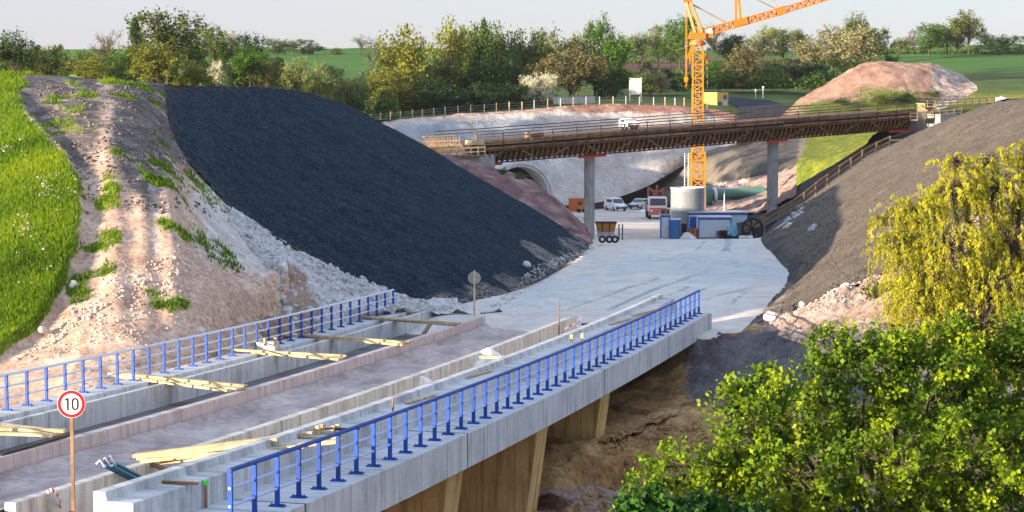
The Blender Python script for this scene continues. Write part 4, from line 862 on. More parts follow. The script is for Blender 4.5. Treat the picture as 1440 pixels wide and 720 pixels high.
# ------------------------------------------------------------------ tower crane
CD = 226.0
def K_(px, py, dy=0.0): p = P(px, py, CD); p.y += dy; return p
cb = P(981, 320, CD); TC = thing('tower_crane', cb, 'orange tower crane with raised lattice jib rising behind the overpass', 'crane')
def lattice(mb, a, b, w, h, seg, r=.07, rb=.045, upv=None):
    a, b = Vector(a), Vector(b); d = (b - a); L_ = d.length; t = d / L_; upv = Vector(upv or (0, 1, 0)); x = t.cross(upv).normalized(); y = x.cross(t)
    cn = [(x * (sx * w / 2) + y * (sy * h / 2)) for sx, sy in ((-1, -1), (1, -1), (1, 1), (-1, 1))]
    for c_ in cn: mb.bar(a + c_, b + c_, r * 2)
    for k in range(seg):
        p, q = a + d * (k / seg), a + d * ((k + 1) / seg)
        for i in range(4):
            j = (i + 1) % 4; mb.bar(p + cn[i], p + cn[j], rb * 2)
            if k % 2: mb.bar(p + cn[i], q + cn[j], rb * 2)
            else: mb.bar(p + cn[j], q + cn[i], rb * 2)
lattice_b = MB(); top = K_(981, 62); mid = K_(981, 214)
lattice(lattice_b, (mid.x, mid.y, mid.z - 1), (top.x, top.y, top.z), 1.12, 1.12, 17, .068, .042); lattice_b.build('mast', M['crane_yellow'], TC)
ml = MB(); lattice(ml, (cb.x, cb.y, -15.9), (mid.x, mid.y, mid.z), 1.50, 1.50, 9, .09, .055); ml.build('mast_base', M['crane_yellow'], TC)
MB().box((cb.x, cb.y, -15.5), (4.4, 4.4, .5), .3).build('undercarriage', M['crane_yellow'], TC)
ld = MB()
for k in range(32): ld.bar((top.x - .22, top.y - .3, -12 + k * .5), (top.x + .22, top.y - .3, -12 + k * .5), .05)
ld.bar((top.x - .22, top.y - .3, -12), (top.x - .22, top.y - .3, top.z), .05); ld.bar((top.x + .22, top.y - .3, -12), (top.x + .22, top.y - .3, top.z), .05); ld.build('ladder', M['steel'], TC)
tu = MB(); q = K_(981, 60); tu.lathe((q.x, q.y, q.z - .25), [(.95, 0), (.95, .3), (.7, .35), (.7, .5)], 20); tu.box(q + Vector((.1, 0, .75)), (1.5, 1.5, .7)); tu.prism([q + Vector((-1.15, -.5, .4)), q + Vector((1.2, -.5, .4)), q + Vector((.75, -.5, 1.5)), q + Vector((-.8, -.5, 1.3))], (0, 1.0, 0)); tu.build('slewing_turret', M['crane'], TC)
ap = K_(966.5, 1); af = MB()
for dy in (-.55, .55):
    af.bar(K_(977, 46, dy), ap + Vector((-.15, dy * .5, 0)), .26); af.bar(K_(987, 46, dy), ap + Vector((.3, dy * .5, 0)), .30)
af.box(ap, (.9, 1.0, .3)); af.build('a_frame', M['crane'], TC)
jl = MB(); lattice(jl, K_(986, 47), K_(1046, 30.5), .75, .75, 9, .085, .05, (0, 1, 0)); lattice(jl, K_(1046, 30.5), K_(1098, 16), .72, .72, 9, .08, .045, (0, 1, 0)); lattice(jl, K_(1098, 16), K_(1215, -20), .66, .66, 20, .075, .042, (0, 1, 0)); jl.build('jib', M['crane'], TC)
jm = MB(); jm.box(K_(1041, 31), (1.6, 1.1, .8), M=Matrix.Rotation(-.25, 3, 'Y')); jm.bar(K_(1042, 31), K_(1054, 24), .25); jm.build('winch', M['crane'], TC)
MB().box(K_(1098, 15), (1.0, 1.0, .9), M=Matrix.Rotation(-.28, 3, 'Y')).build('jib_joint', M['crane'], TC); MB().box(K_(994, 50), (1.2, 1.2, .5)).build('jib_foot', M['crane'], TC)
kp = MB()
for dy in (-.4, .4): kp.bar(K_(1035, 30, dy), K_(1034.5, -22, dy), .17); kp.bar(K_(1042, 28, dy), K_(1037, -22, dy), .17)
kp.build('king_post', M['crane'], TC)
MB().bar(K_(986.5, 47.5, -.55), K_(1001, 43.2, -.55), .06, .62).build('name_board', M['white'], TC)
for (a, b, nm, w) in [((968, 3), (1023, 33), 'tie_cable', .12), ((1037, -14), (1092, 13), 'tie_cable', .09), ((1098, 17), (1075, -20), 'tie_cable', .05), ((1150, 3), (1085, 36), 'pull_rope', .03), ((1085, 36), (1046, 52), 'pull_rope', .03)][:3]:
    MB().tube([K_(*a), K_(*b)], w / 2 + .02, 6).build(nm, M['dark_steel'] if nm != 'tie_cable' else M['old_timber'], TC)
rp = MB()
for dx in (-.05, .08): rp.tube([K_(965.2, 3) + Vector((dx, 0, 0)), K_(964.8, 109) + Vector((dx, 0, 0))], .035, 5)
hr = rp.build('hoist_rope', M['crane_yellow'], TC)
hk = MB(); h0 = K_(964.8, 112); hk.box(h0, (.40, .34, .55)); hk.lathe(h0 + Vector((0, -.2, .1)), [(.001, 0), (.24, 0), (.24, .4), (.001, .4)], 14, (0, 1, 0)); hk.tube([h0 + Vector((0, 0, -.3)), h0 + Vector((.1, 0, -.6)), h0 + Vector((.0, 0, -.8)), h0 + Vector((-.15, 0, -.65))], .06, 6); hk.build('hook_block', M['crane_yellow'], hr)
sw = MB(); sw.bar(K_(975, 58), K_(966, 83), .10); sw.bar(K_(974, 70), K_(966, 83), .10); sw.bar(K_(972, 52), K_(970, 90), .10); sw.bar(K_(966, 83), K_(974, 76), .08); sw.build('ballast_arm', M['crane_yellow'], TC)
rr_ = MB(); rr_.box(K_(993.5, 78), (.42, .4, .5)); rr_.tube([K_(993.5, 80), K_(994.5, 92)], .12, 8); rr_.bar(K_(988, 77), K_(994, 77), .1); rr_.build('rope_guide', M['crane'], TC)
MB().tube([K_(994.5, 92), K_(995, 124)], .055, 6).build('ballast_rope', M['old_timber'], TC)
# ------------------------------------------------------------------ yard below the overpass
def ground_z(y): return float(np.interp(y, [150, 165, 188, 206, 214, 250, 300], [-11.1, -12.0, -13.95, -15.15, -15.4, -15.9, -16.5]))
def yp(px, D): q = P(px, 300, D); return Vector((q.x, q.y, ground_z(q.y)))
q = yp(967, 215); tk = thing('corrugated_tank', q, 'round grey corrugated steel tank in front of the crane mast', 'tank')
prof = [(1.83 + (.035 if k % 2 else -.035), .25 + k * .085) for k in range(58)]; MB().lathe(q, [(1.75, 0)] + prof, 48).build('shell', M['steel'], tk, smooth=True)
MB().lathe(q + up * 5.2, [(1.86, -.12), (1.9, -.06), (1.9, .02), (1.80, .02), (1.80, -.5)], 48).build('rim', M['galv'], tk)
def cabin(px0, px1, D, h, depth, lab, front, trim, name='site_cabin', cat='cabin', door=None, wins=()):
    a, b = yp(px0, D), yp(px1, D); w = b.x - a.x; z = min(a.z, b.z); c = Vector(((a.x + b.x) / 2, a.y, z)); r = thing(name, c, lab, cat)
    MB().box(c + Vector((0, depth / 2, h / 2)), (w - .06, depth, h - .04)).build('wall', front, r)
    MB().box(c + Vector((0, depth / 2, h + .03)), (w + .10, depth + .1, .10)).build('roof', M['white'], r)
    for sx in (-1, 1): MB().box(c + Vector((sx * (w / 2 - .05), -.03, h / 2)), (.11, .06, h)).build('corner_post', trim, r)
    MB().box(c + Vector((0, -.035, h - .13)), (w - .22, .07, .2)).build('eaves_beam', trim, r)
    if door:
        d = MB().box(c + Vector((door[0], -.06, door[2] / 2 + .1)), (door[1], .06, door[2])).build('door', door[3], r); MB().box(c + Vector((door[0] + door[1] * .35, -.11, 1.1)), (.05, .05, .16)).build('handle', M['dark_steel'], d)
    for (x, z_, ww, hh) in wins: MB().box(c + Vector((x, -.05, z_)), (ww, .05, hh)).build('window', M['glass'], r)
    return r
cabin(967, 1052, 213, 2.55, 2.5, 'long pale blue site cabin with blue trim behind the white one', M['white_cab'], M['cab_blue'], door=(-2.6, .8, 2.0, M['cab_blue']))
cabin(982, 1029, 209.5, 2.15, 2.3, 'white site cabin with blue eaves in front of the long pale cabin', M['white_cab'], M['cab_blue'], door=(1.0, .7, 1.7, M['white_cab']))
cabin(928.5, 942.7, 208, 2.45, 1.1, 'pale portable toilet with dark blue frame beside the red truck', M['white_cab'], M['cab_blue'], 'portable_toilet', 'toilet', door=(0, .62, 2.0, M['white_cab']))
cabin(943.5, 957.3, 206.5, 2.0, 1.05, 'all blue portable toilet in front of the corrugated tank', M['toilet_blue'], M['toilet_blue'], 'portable_toilet', 'toilet', door=(0, .66, 1.75, M['toilet_blue']))
def crate(px, D, w, d, h, m, lab, cat, name, dz=0, rz=0.0):
    q = yp(px, D) + up * dz; r = thing(name, q, lab, cat); R = Matrix.Rotation(rz, 3, 'Z')
    MB().box(q + up * h / 2, (w, d, h), rz).build('body', m, r)
    for sx in (-1, 1): MB().box(q + R @ Vector((sx * w * .32, -d / 2 - .03, h / 2)), (.12, .06, h * 1.02), rz).build('batten', M['dark_timber'], r)
    MB().box(q + up * (h + .03), (w * 1.04, d * 1.04, .06), rz).build('lid', M['old_timber'], r); return r
crate(962, 209, .55, .6, 1.5, M['dark_timber'], 'dark brown crate between the blue toilet and the white cabin', 'crate', 'crate')
crate(965, 206.5, 1.1, .8, .55, M['form_timber'], 'low reddish timber crate by the white cabin corner', 'crate', 'crate', 0, .3)
crate(975, 207, .8, .7, 1.0, M['orange'], 'rust coloured box leaning at the left of the white cabin', 'box', 'rusty_box', 0, .5)
crate(1017, 206.8, .75, .6, .85, M['rubber'], 'dark bin in front of the white cabin beside the blue sheet', 'bin', 'waste_bin')
crate(935.5, 208.3, .9, .8, .4, M['old_timber'], 'brown box lying on the roof of the pale portable toilet', 'box', 'roof_box', 2.56)
sheet_heap(yp(1031, 206.6), .62, .5, 1.75, 'bundle under a light blue plastic sheet in front of the cabins', 12, m=M['tarp_blue'])
sheet_heap(yp(968, 205.5), .8, .5, .7, 'small heap covered by grey white sheet before the crates', 14)
q = P(1058, 322, 183); dr = thing('cable_drum', q, 'black spoked cable drum standing beside the cabins', 'cable drum'); ax_ = Vector((.25, 1, 0)).normalized()
for s_ in (-.35, .35):
    c = q + ax_ * s_; MB().lathe(c, [(1.02, -.05), (1.02, .05), (.84, .05), (.84, -.05), (1.02, -.05)], 40, ax_).build('flange', M['rubber'], dr)
    sp = MB(); x_ = ax_.cross(up).normalized()
    for k in range(4):
        v = x_ * math.cos(k * math.pi / 4 + .2) + up * math.sin(k * math.pi / 4 + .2); sp.bar(c - v * .86, c + v * .86, .10, .07)
    sp.build('spokes', M['rubber'], dr)
MB().lathe(q, [(.32, -.35), (.32, .35)], 24, ax_).build('core', M['dark_steel'], dr)
q = P(1049, 335, 178); MB().lathe(q, [(.17, -.62), (.24, -.62), (.24, .62), (.17, .62), (.17, -.62)], 28, Vector((1, -.25, 0))).build('concrete_pipe', M['conc'], None, smooth=True); o = bpy.data.objects['concrete_pipe']; recenter(tag(o, 'short pale concrete pipe lying at the foot of the cable drum', 'pipe'))
# orange skip, tyres, posts left of the first pier
q = yp(852, 176); sk = thing('skip', q, 'orange brown steel skip on a grey base right of the first overpass pier', 'skip')
MB().box(q + up * .42, (1.45, 1.2, .5)).build('base', M['conc_grey'], sk)
mb = MB(); V_ = []
for z, w, d in ((.62, .74, .55), (1.45, .92, .7)): V_ += [q + Vector((sx * w, sy * d + .1, z)) for sx, sy in ((-1, -1), (1, -1), (1, 1), (-1, 1))]
mb.add(V_, [(0, 1, 2, 3), (0, 1, 5, 4), (1, 2, 6, 5), (2, 3, 7, 6), (3, 0, 4, 7)]).build('hopper', paint('rusty_orange_steel', (.42, .17, .03), .6, .35), sk)
rim = MB()
for a, b in ((4, 5), (5, 6), (6, 7), (7, 4)): rim.bar(V_[a], V_[b], .08)
for sx in (-.3, .3): rim.bar(q + Vector((sx, -.47, .64)), q + Vector((sx * 1.1, -.63, 1.43)), .07)
rim.build('rim', M['dark_timber'], sk)
ty0 = None
for x, D in ((847, 147), (857, 147.4), (865, 147.8)):
    q = P(x, 336.5, D)
    if ty0 is None: ty0 = MB().lathe(q, [(.13, -.10), (.24, -.12), (.28, -.06), (.28, .06), (.24, .12), (.13, .10), (.13, -.10)], 28, Vector((.2, 1, 0))).build('tyre', M['rubber'], None, smooth=True); recenter(ty0)
    else: c = ty0.copy(); COL.objects.link(c); c.location = (q.x, q.y, q.z - .28); ty0.location.z = ty0.location.z
for o, w in zip([o for o in bpy.data.objects if o.name.startswith('tyre')], ('left', 'middle', 'right')): tag(o, f'black tyre in front of the orange skip, {w} of the three', 'tyre', 'tyres in front of the skip')
for x, lab in ((870.5, 'left of two thin dark posts beside the orange skip'), (875.5, 'right of two thin dark posts beside the orange skip')):
    q = yp(x, 184); recenter(tag(MB().tube([q, q + up * 1.45], .06, 8).build('marker_post', M['dark_steel']), lab, 'post', 'posts beside the skip'))
# ------------------------------------------------------------------ vehicles
def wheel(root, c, r, w, nm='wheel', rot=0.0):
    ax2 = Vector((math.cos(rot), math.sin(rot), 0)); o = MB().lathe(c, [(r * .55, -w / 2), (r * .9, -w / 2), (r, -w * .3), (r, w * .3), (r * .9, w / 2), (r * .55, w / 2)], 24, ax2).build(nm, M['rubber'], root, smooth=True)
    MB().lathe(c, [(.001, -w * .42), (r * .56, -w * .46), (r * .56, w * .46), (.001, w * .42)], 20, ax2).build('rim', M['steel'], o)
def truck(px, D):
    q = yp(px, D); r = thing('lorry', q, 'pinkish red lorry with pale cab and folded loader crane, facing the camera', 'lorry'); R = lambda x, y, z: q + Vector((x, y, z))
    pk = paint('faded_red_paint', (.50, .17, .15), .5, .2); wc = paint('cream_paint', (.74, .66, .60), .5, .1)
    cabm = MB(); cabm.prism([R(-1.15, 0, .9), R(-1.15, -.25, 1.5), R(-1.15, -.12, 1.75), R(-1.15, .30, 2.75), R(-1.15, 2.0, 2.8), R(-1.15, 2.1, .9)], (2.3, 0, 0)); cabm.build('cab', wc, r, bevel=.05)
    w_ = MB(); w_.add([R(-1.0, -.13, 1.76), R(1.0, -.13, 1.76), R(.95, .26, 2.62), R(-.95, .26, 2.62)], [(0, 1, 2, 3)]); wo = w_.build('windscreen', M['glass'], r); wo.location += Vector((0, -.04, .0))
    MB().box(R(0, -.27, 1.18), (2.1, .10, .62)).build('grille', pk, r); MB().box(R(0, -.32, .72), (2.4, .28, .32)).build('bumper', pk, r)
    for s_ in (-1, 1):
        MB().lathe(R(s_ * .82, -.34, 1.12), [(.001, -.03), (.14, -.03), (.15, .04)], 16, (0, 1, 0)).build('headlight', M['white'], r)
        for y in (.6, 4.2, 5.3): wheel(r, R(s_ * 1.0, y, .5), .5, .34)
        MB().box(R(s_ * 1.35, -.1, 2.1), (.18, .1, .42)).build('mirror', M['black'], r)
    MB().box(R(0, 3.6, .85), (1.0, 5.2, .3)).build('chassis', M['dark_steel'], r)
    bd = MB(); bd.box(R(0, 4.4, 1.15), (2.4, 3.9, .16)); bd.box(R(-1.17, 4.4, 1.55), (.08, 3.9, .7)); bd.box(R(1.17, 4.4, 1.55), (.08, 3.9, .7)); bd.box(R(0, 2.48, 1.7), (2.4, .08, 1.0)); bd.build('load_bed', pk, r)
    cm = paint('brown_crane_paint', (.30, .10, .06), .6, .3); c_ = MB(); c_.box(R(-.2, 2.3, 2.2), (.6, .5, 2.0)); c_.bar(R(-.2, 2.3, 3.3), R(-1.1, 2.1, 3.9), .3); c_.bar(R(-1.1, 2.1, 3.9), R(-1.0, 2.0, 2.4), .24); c_.bar(R(-.2, 2.3, 3.2), R(.9, 2.2, 3.7), .26); c_.bar(R(.9, 2.2, 3.9), R(.7, 2.1, 2.9), .22); c_.bar(R(-.1, 2.3, 3.2), R(.1, 2.2, 4.2), .2); c_.build('loader_crane', cm, r)
    return r
truck(925, 250)
def car(q, rz, lab, m, L_=4.2, W=1.75, Hh=1.75, van=True, name='white_van', cat='van'):
    r = thing(name, q, lab, cat, rz=0.0); R_ = Matrix.Rotation(rz, 3, 'Z'); R = lambda x, y, z: q + R_ @ Vector((x, y, z)); hw = W / 2
    prof = [(0.0, .35), (-.02, .75), (.12, .88), (1.0, 1.02), (1.75 if van else 1.6, Hh * .97), (2.1, Hh), (L_ - .15, Hh * .97), (L_, 1.0), (L_, .35)] if van else [(0, .35), (-.02, .68), (.15, .78), (1.2, .92), (1.9, Hh * .97), (2.3, Hh), (3.2, Hh * .96), (3.85, .98), (L_, .92), (L_, .35)]
    mb = MB(); n = len(prof); V_ = [R(-hw * (1 if z < 1.1 else .86), y, z) for y, z in prof] + [R(hw * (1 if z < 1.1 else .86), y, z) for y, z in prof]
    mb.add(V_, [tuple(range(n)), tuple(range(2 * n - 1, n - 1, -1))] + [(i, n + i, n + (i + 1) % n, (i + 1) % n) for i in range(n)]); mb.build('body', m, r, bevel=.05)
    ws, we = (prof[3], prof[4]); a = MB(); a.add([R(-hw * .82, ws[0] + .04, ws[1] + .06), R(hw * .82, ws[0] + .04, ws[1] + .06), R(hw * .76, we[0] - .06, we[1] - .10), R(-hw * .76, we[0] - .06, we[1] - .10)], [(0, 1, 2, 3)])
    o = a.build('windscreen', M['glass'], r); o.location += R_ @ Vector((0, -.035, .035))
    for s_ in (-1, 1):
        MB().box(R(s_ * hw * .945, L_ * .55, Hh * .78), (.05, L_ * .42, Hh * .22), rz).build('side_window', M['glass'], r)
        MB().box(R(s_ * hw * .72, -.03, .72), (.32, .08, .16), rz).build('headlight', M['steel'], r)
        for y in (.85, L_ - .85): wheel(r, R(s_ * (hw - .08), y, .32), .32, .2, rot=rz)
    MB().box(R(0, -.05, .48), (W * .96, .14, .22), rz).build('bumper', M['dark_steel'], r); return r
car(yp(874, 271), .35, 'white van parked below the gravel tip, seen from the front', M['white'])
car(yp(891, 277), -.5, 'pale car parked behind the white van at the foot of the gravel tip', paint('pale_car_paint', (.60, .62, .62), .3, .1), Hh=1.45, van=False, name='parked_car', cat='car')
t_ = OX(888); car(O(t_, 2.4, -.02), .25, 'small white van standing on the overpass deck right of the first pier', M['white'], L_=3.0, W=1.25, Hh=1.25)
# containers and clutter at the foot of the rock cut
def container(c, w, d, h, rz, m, lab, wins=(), name='container'):
    r = thing(name, c, lab, 'container'); R_ = Matrix.Rotation(rz, 3, 'Z'); R = lambda x, y, z: c + R_ @ Vector((x, y, z))
    MB().box(R(0, 0, h / 2), (w, d, h), rz).build('wall', m, r)
    rb = MB()
    for k in range(int(w / .35)): rb.box(R(-w / 2 + .2 + k * .35, -d / 2 - .02, h / 2), (.16, .04, h * .9), rz)
    rb.build('corrugation', m, r)
    for sx in (-1, 1):
        for sy in (-1, 1): MB().box(R(sx * w / 2, sy * d / 2, h / 2), (.14, .14, h + .06), rz).build('corner_post', m, r)
    MB().box(R(0, 0, h + .04), (w + .06, d + .06, .08), rz).build('roof', m, r)
    for (x, z, ww, hh, face, mm) in wins:
        if face == 'f': MB().box(R(x, -d / 2 - .06, z), (ww, .05, hh), rz).build('window', mm, r)
        else: MB().box(R(w / 2 + .06, x, z), (.05, ww, hh), rz).build('window', mm, r)
    return r
container(yp(811, 271), 2.0, 2.2, 1.75, 0, M['orange'], 'orange red container left of the first pier at the rock cut')
c = yp(843, 284); container(c + up * .6, 1.9, 2.0, 1.25, 0, M['orange'], 'orange container on a grey base right of the first pier')
recenter(tag(MB().box(c + up * .3, (2.0, 2.1, .6)).build('concrete_block', M['conc_grey'], bevel=.03), 'grey block carrying the right orange container', 'block'))
q = yp(818, 268); dg_ = thing('mini_excavator', q, 'small yellow machine standing before the left orange container', 'excavator')
MB().box(q + up * .75, (.9, 1.0, .45), .2).build('body', M['crane_yellow'], dg_); MB().box(q + Vector((-.25, .1, 1.2)), (.45, .6, .55), .2).build('cab', M['glass'], dg_)
for sx in (-.4, .4): MB().box(q + Vector((sx, 0, .25)), (.26, 1.3, .45), .2).build('track', M['rubber'], dg_)
am = MB(); am.bar(q + Vector((.3, -.4, .8)), q + Vector((.5, -1.0, 1.4)), .14); am.bar(q + Vector((.5, -1.0, 1.4)), q + Vector((.6, -1.4, .6)), .12); am.build('arm', M['crane_yellow'], dg_); MB().box(q + Vector((.6, -1.45, .45)), (.4, .3, .35), .3).build('bucket', M['dark_steel'], dg_)
sheet_heap(yp(857, 276), .55, .5, .85, 'small white heap under plastic left of the white van', 21); sheet_heap(yp(898, 284), .7, .6, .9, 'pale heap under plastic right of the parked car', 22); sheet_heap(yp(907, 268), .9, .6, .45, 'low white stack beside the lorry', 23)
for k, (x, D, lab) in enumerate([(806, 247, 'pale concrete block lying in the yard left of the first pier'), (816, 245, 'pale concrete block nearest the first pier on its left'), (811, 249, 'pale concrete block behind the other two left of the first pier')]):
    q = yp(x, D); recenter(tag(MB().box(q + up * .3, (.9, .7, .6), .2 * k).build('concrete_block', M['conc'], bevel=.04), lab, 'block', 'blocks left of the first pier'))
# green pipe, poles
q = P(1036, 272, 240); gp = thing('steel_pipe', q + up * -.7, 'big green pipe section lying behind the cabins with a pale ring', 'pipe'); dirp = Vector((1, .12, .06)).normalized()
MB().lathe(q, [(.58, -3.1), (.66, -3.1), (.66, 3.4), (.58, 3.4), (.58, -3.1)], 32, dirp).build('shell', M['pipe_green'], gp, smooth=True); MB().lathe(q - dirp * 2.7, [(.70, -.22), (.92, -.12), (.92, .12), (.70, .22)], 32, dirp).build('ring', M['white'], gp, smooth=True); MB().lathe(q - dirp * 3.5, [(.5, -.4), (1.15, -.4), (1.15, .3), (.5, .3)], 32, dirp).build('flange', M['pipe_green'], gp, smooth=True)
q = yp(1018.5, 215); pl = thing('lamp_mast', q, 'thin pale mast with a crosspiece standing behind the white cabin', 'mast'); MB().tube([q, q + up * 5.6], .06, 8).build('pole', M['galv'], pl); MB().bar(q + Vector((-.35, 0, 5.2)), q + Vector((.35, 0, 5.3)), .08).build('crosspiece', M['dark_steel'], pl); MB().box(q + Vector((-.3, 0, 5.35)), (.26, .2, .18)).build('lamp', M['galv'], pl)
q = yp(964, 221); pl = thing('ladder_column', q, 'pale slender ladder column left of the crane mast', 'ladder'); mm_ = MB()
for dx in (-.12, .28): mm_.tube([q + Vector((dx, 0, 0)), q + Vector((dx, 0, 8.8))], .055, 6)
mm_.build('rails', M['galv'], pl); mm_ = MB()
for k in range(24): mm_.bar(q + Vector((-.12, 0, .3 + .36 * k)), q + Vector((.28, 0, .3 + .36 * k)), .05)
mm_.build('rungs', M['steel'], pl)
# ------------------------------------------------------------------ tunnel mouth in the rock cut, earth bank before it
tc_ = P(733, 278, 258); tax = Vector((.42, -1, 0)).normalized(); tn = thing('tunnel_portal', tc_ + up * -2, 'round concrete tunnel mouth with pale collar under the left end of the overpass', 'tunnel portal')
MB().lathe(tc_, [(4.35, -5), (4.75, -5), (4.75, 0), (4.35, .0), (4.35, -5)], 64, tax).build('collar', M['conc_fascia'], tn, smooth=True)
MB().lathe(tc_ - tax * .6, [(4.0, -8), (4.32, -8), (4.32, .3), (4.0, .3), (4.0, -8)], 64, tax).build('lining', M['conc'], tn, smooth=True)
MB().lathe(tc_ - tax * 4, [(.001, 0), (4.0, 0), (4.0, .1), (.001, .1)], 48, tax).build('dark_interior', M['black'], tn)  # black disc stands for the unlit depth of the tunnel
loft('earth_bank', [[(600, 226, 158), (690, 262, 158), (740, 292, 157), (790, 322, 156), (836, 345, 153)], [(620, 222, 165), (690, 243, 165), (742, 262, 164), (784, 286, 163), (826, 326, 161)], [(640, 226, 172), (690, 240, 172), (742, 256, 171), (782, 279, 170), (822, 318, 168)], [(640, 300, 185), (690, 300, 185), (742, 305, 184), (790, 315, 183), (830, 330, 182)]], 110, 60, mat('dark_red_earth', [(.3, (.10, .045, .045)), (.5, (.24, .13, .12)), (.7, (.42, .30, .28))], .5, 1.0, 2.5, .95, bdist=.3), ((.5, 3.0), (.3, .9)))
# ------------------------------------------------------------------ above the cut: fence, board, wall, cabin, tank
fr = thing('wire_fence', P(720, 152, 291), 'post and wire fence along the top of the white rock cut', 'fence')
fpx = [500, 511, 522, 535, 549, 563, 580, 594, 610, 626, 644, 662, 681, 698, 716, 734, 751, 770, 788, 806, 824, 843, 862, 880, 899, 919, 935, 949, 962, 978, 994]
fp = []
for x in fpx:
    y = np.interp(x, [q[0] for q in CT], [q[1] for q in CT]); D = np.interp(x, [q[0] for q in CT], [q[2] for q in CT]) + .8
    p = P(x, y, D); fp.append(p); MB().box(p + up * .5, (.13, .13, 1.5 + rnd.uniform(-.1, .15))).build('post', M['timber'] if rnd.random() < .6 else M['conc'], fr)
for z in (.35, .7, 1.05):
    mb = MB()
    for a, b in zip(fp, fp[1:]): mb.bar(a + up * z, b + up * z, .025)
    mb.build('wire', M['steel'], fr)
q = P(893, 143, 312); sb_ = thing('notice_board', q, 'blank pale hoarding board on two posts above the rock cut', 'board')
MB().box(P(893.5, 121.5, 312), (1.95, .08, 2.55), .08).build('panel', mat('weathered_white_board', [(.35, (.60, .52, .50)), (.6, (.78, .74, .72))], 1.5, 0, 1, .6), sb_)
for x in (885.5, 901.5): MB().box(P(x, 128, 312.2) + up * -.0, (.13, .13, 4.2)).build('post', M['white'], sb_)
a, b = P(779, 146, 300), P(836, 145, 303); lw = thing('concrete_wall', (a + b) / 2, 'low pale concrete wall before the trees above the cut', 'wall')
MB().bar(a + up * .45, b + up * .45, .5, 1.0).build('wall', M['conc_wall'], lw, bevel=.03); MB().bar(a + up * .98, b + up * .98, .6, .08).build('coping', M['conc'], lw)
q = P(1006, 152, 318); container(Vector((q.x, q.y, q.z)), 2.9, 2.5, 2.42, -math.radians(48), M['yellow'], 'yellow site container with blue windows beside the crane mast', [(-.55, .75, .8, .6, 's', M['cab_blue']), (.6, 1.75, .8, .62, 's', M['cab_blue']), (.62, .72, .6, .6, 's', M['white_cab'])])
q = P(1408, 143.5, 229); wt = thing('water_tank', q, 'white plastic tank on the brow of the right slope', 'tank'); MB().lathe(q, [(.001, 0), (.62, 0), (.66, .1), (.66, .42), (.6, .52), (.2, .58), (.001, .58)], 32).build('body', M['white'], wt, smooth=True); MB().lathe(q + up * .57, [(.001, 0), (.14, 0), (.14, .1), (.001, .1)], 16).build('cap', M['steel'], wt)
for x, y, D, h, lab in [(1062.5, 131, 335, 1.4, 'small pale marker on a post among the grass behind the site track'), (1073, 131, 336, 1.9, 'taller pale marker with a broad head behind the site track')]:
    q = P(x, y, D); mk = thing('marker_post', q + up * -.9, lab, 'post'); MB().tube([q + up * -.9, q + up * (h - .9)], .07, 8).build('pole', M['galv'], mk); MB().box(q + up * (h - .9), (.3, .1, .3)).build('head', M['white'], mk)
# ------------------------------------------------------------------ stones
def stone(q, r, lab, m=None, name='stone', seed=1, grp=None, sq=(1, .8, .7)):
    bm = bmesh.new(); bmesh.ops.create_icosphere(bm, subdivisions=3, radius=1); V_ = np.array([v.co[:] for v in bm.verts]); d = fbm(V_ + seed * 5.3, .9, 3, seed)
    for k, v in enumerate(bm.verts):
        f_ = 1 + .42 * d[k]; v.co = Vector((v.co.x * r * sq[0] * f_, v.co.y * r * sq[1] * f_, v.co.z * r * sq[2] * f_))
    me = bpy.data.meshes.new(name); bm.to_mesh(me); bm.free(); me.materials.append(m or M['stone']); o = bpy.data.objects.new(name, me); COL.objects.link(o); o.location = q; o.rotation_euler = (rnd.uniform(-.4, .4), rnd.uniform(-.4, .4), rnd.uniform(0, 6))
    return tag(o, lab, 'stone', grp)
stone(P(104, 402, 80.8), .27, 'white boulder lying at the edge of the grass slope', seed=2); stone(P(60, 464, 78), .22, 'pale boulder at the lower grass edge near the left railing', seed=3)
stone(P(281, 465, 80.2), .22, 'rounded pale stone just above the left railing', seed=4); stone(P(741, 372, 117.5), .26, 'single white stone lying low on the dark slope', seed=5)
stone(P(700, 448, 101), .16, 'small white stone on the road edge beside the road sign', seed=6)
stone(P(1085, 447, 93.2), .42, 'pale boulder at the foot of the brown slope by the lit road end', seed=7); stone(P(1128, 428, 93.3), .2, 'white stone at the foot of the brown slope above the pink earth', seed=8)
stone(P(1190, 405, 93.5), .32, 'largest white stone beside the willow at the foot of the brown slope', seed=9)
# ------------------------------------------------------------------ vegetation
def leaf_mat(name, c, var=0.45, trans=0.3, hue=(1.15, 1.05, 0.85)):
    """leaf colour varied leaf by leaf and clump by clump (mask attribute), with some light passing through"""
    m = bpy.data.materials.new(name); m.use_nodes = True; N, L = nt(m); b = N['Principled BSDF']
    at = N.new('ShaderNodeAttribute'); at.attribute_name = 'mask'; sep = N.new('ShaderNodeSeparateColor'); L.new(at.outputs['Color'], sep.inputs[0])
    r = ramp_node(N, [(0.0, tuple(x * (1 - var) for x in c)), (0.5, c), (1.0, tuple(min(.9, x * h * (1 + var * .6)) for x, h in zip(c, hue)))]); L.new(sep.outputs[0], r.inputs['Fac'])
    L.new(r.outputs['Color'], b.inputs['Base Color']); b.inputs['Roughness'].default_value = 0.6; b.inputs['Specular IOR Level'].default_value = 0.25
    if trans:
        t = N.new('ShaderNodeBsdfTranslucent'); L.new(r.outputs['Color'], t.inputs['Color']); mx = N.new('ShaderNodeMixShader'); mx.inputs[0].default_value = trans
        L.new(b.outputs[0], mx.inputs[1]); L.new(t.outputs[0], mx.inputs[2]); L.new(mx.outputs[0], N['Material Output'].inputs['Surface'])
    return m
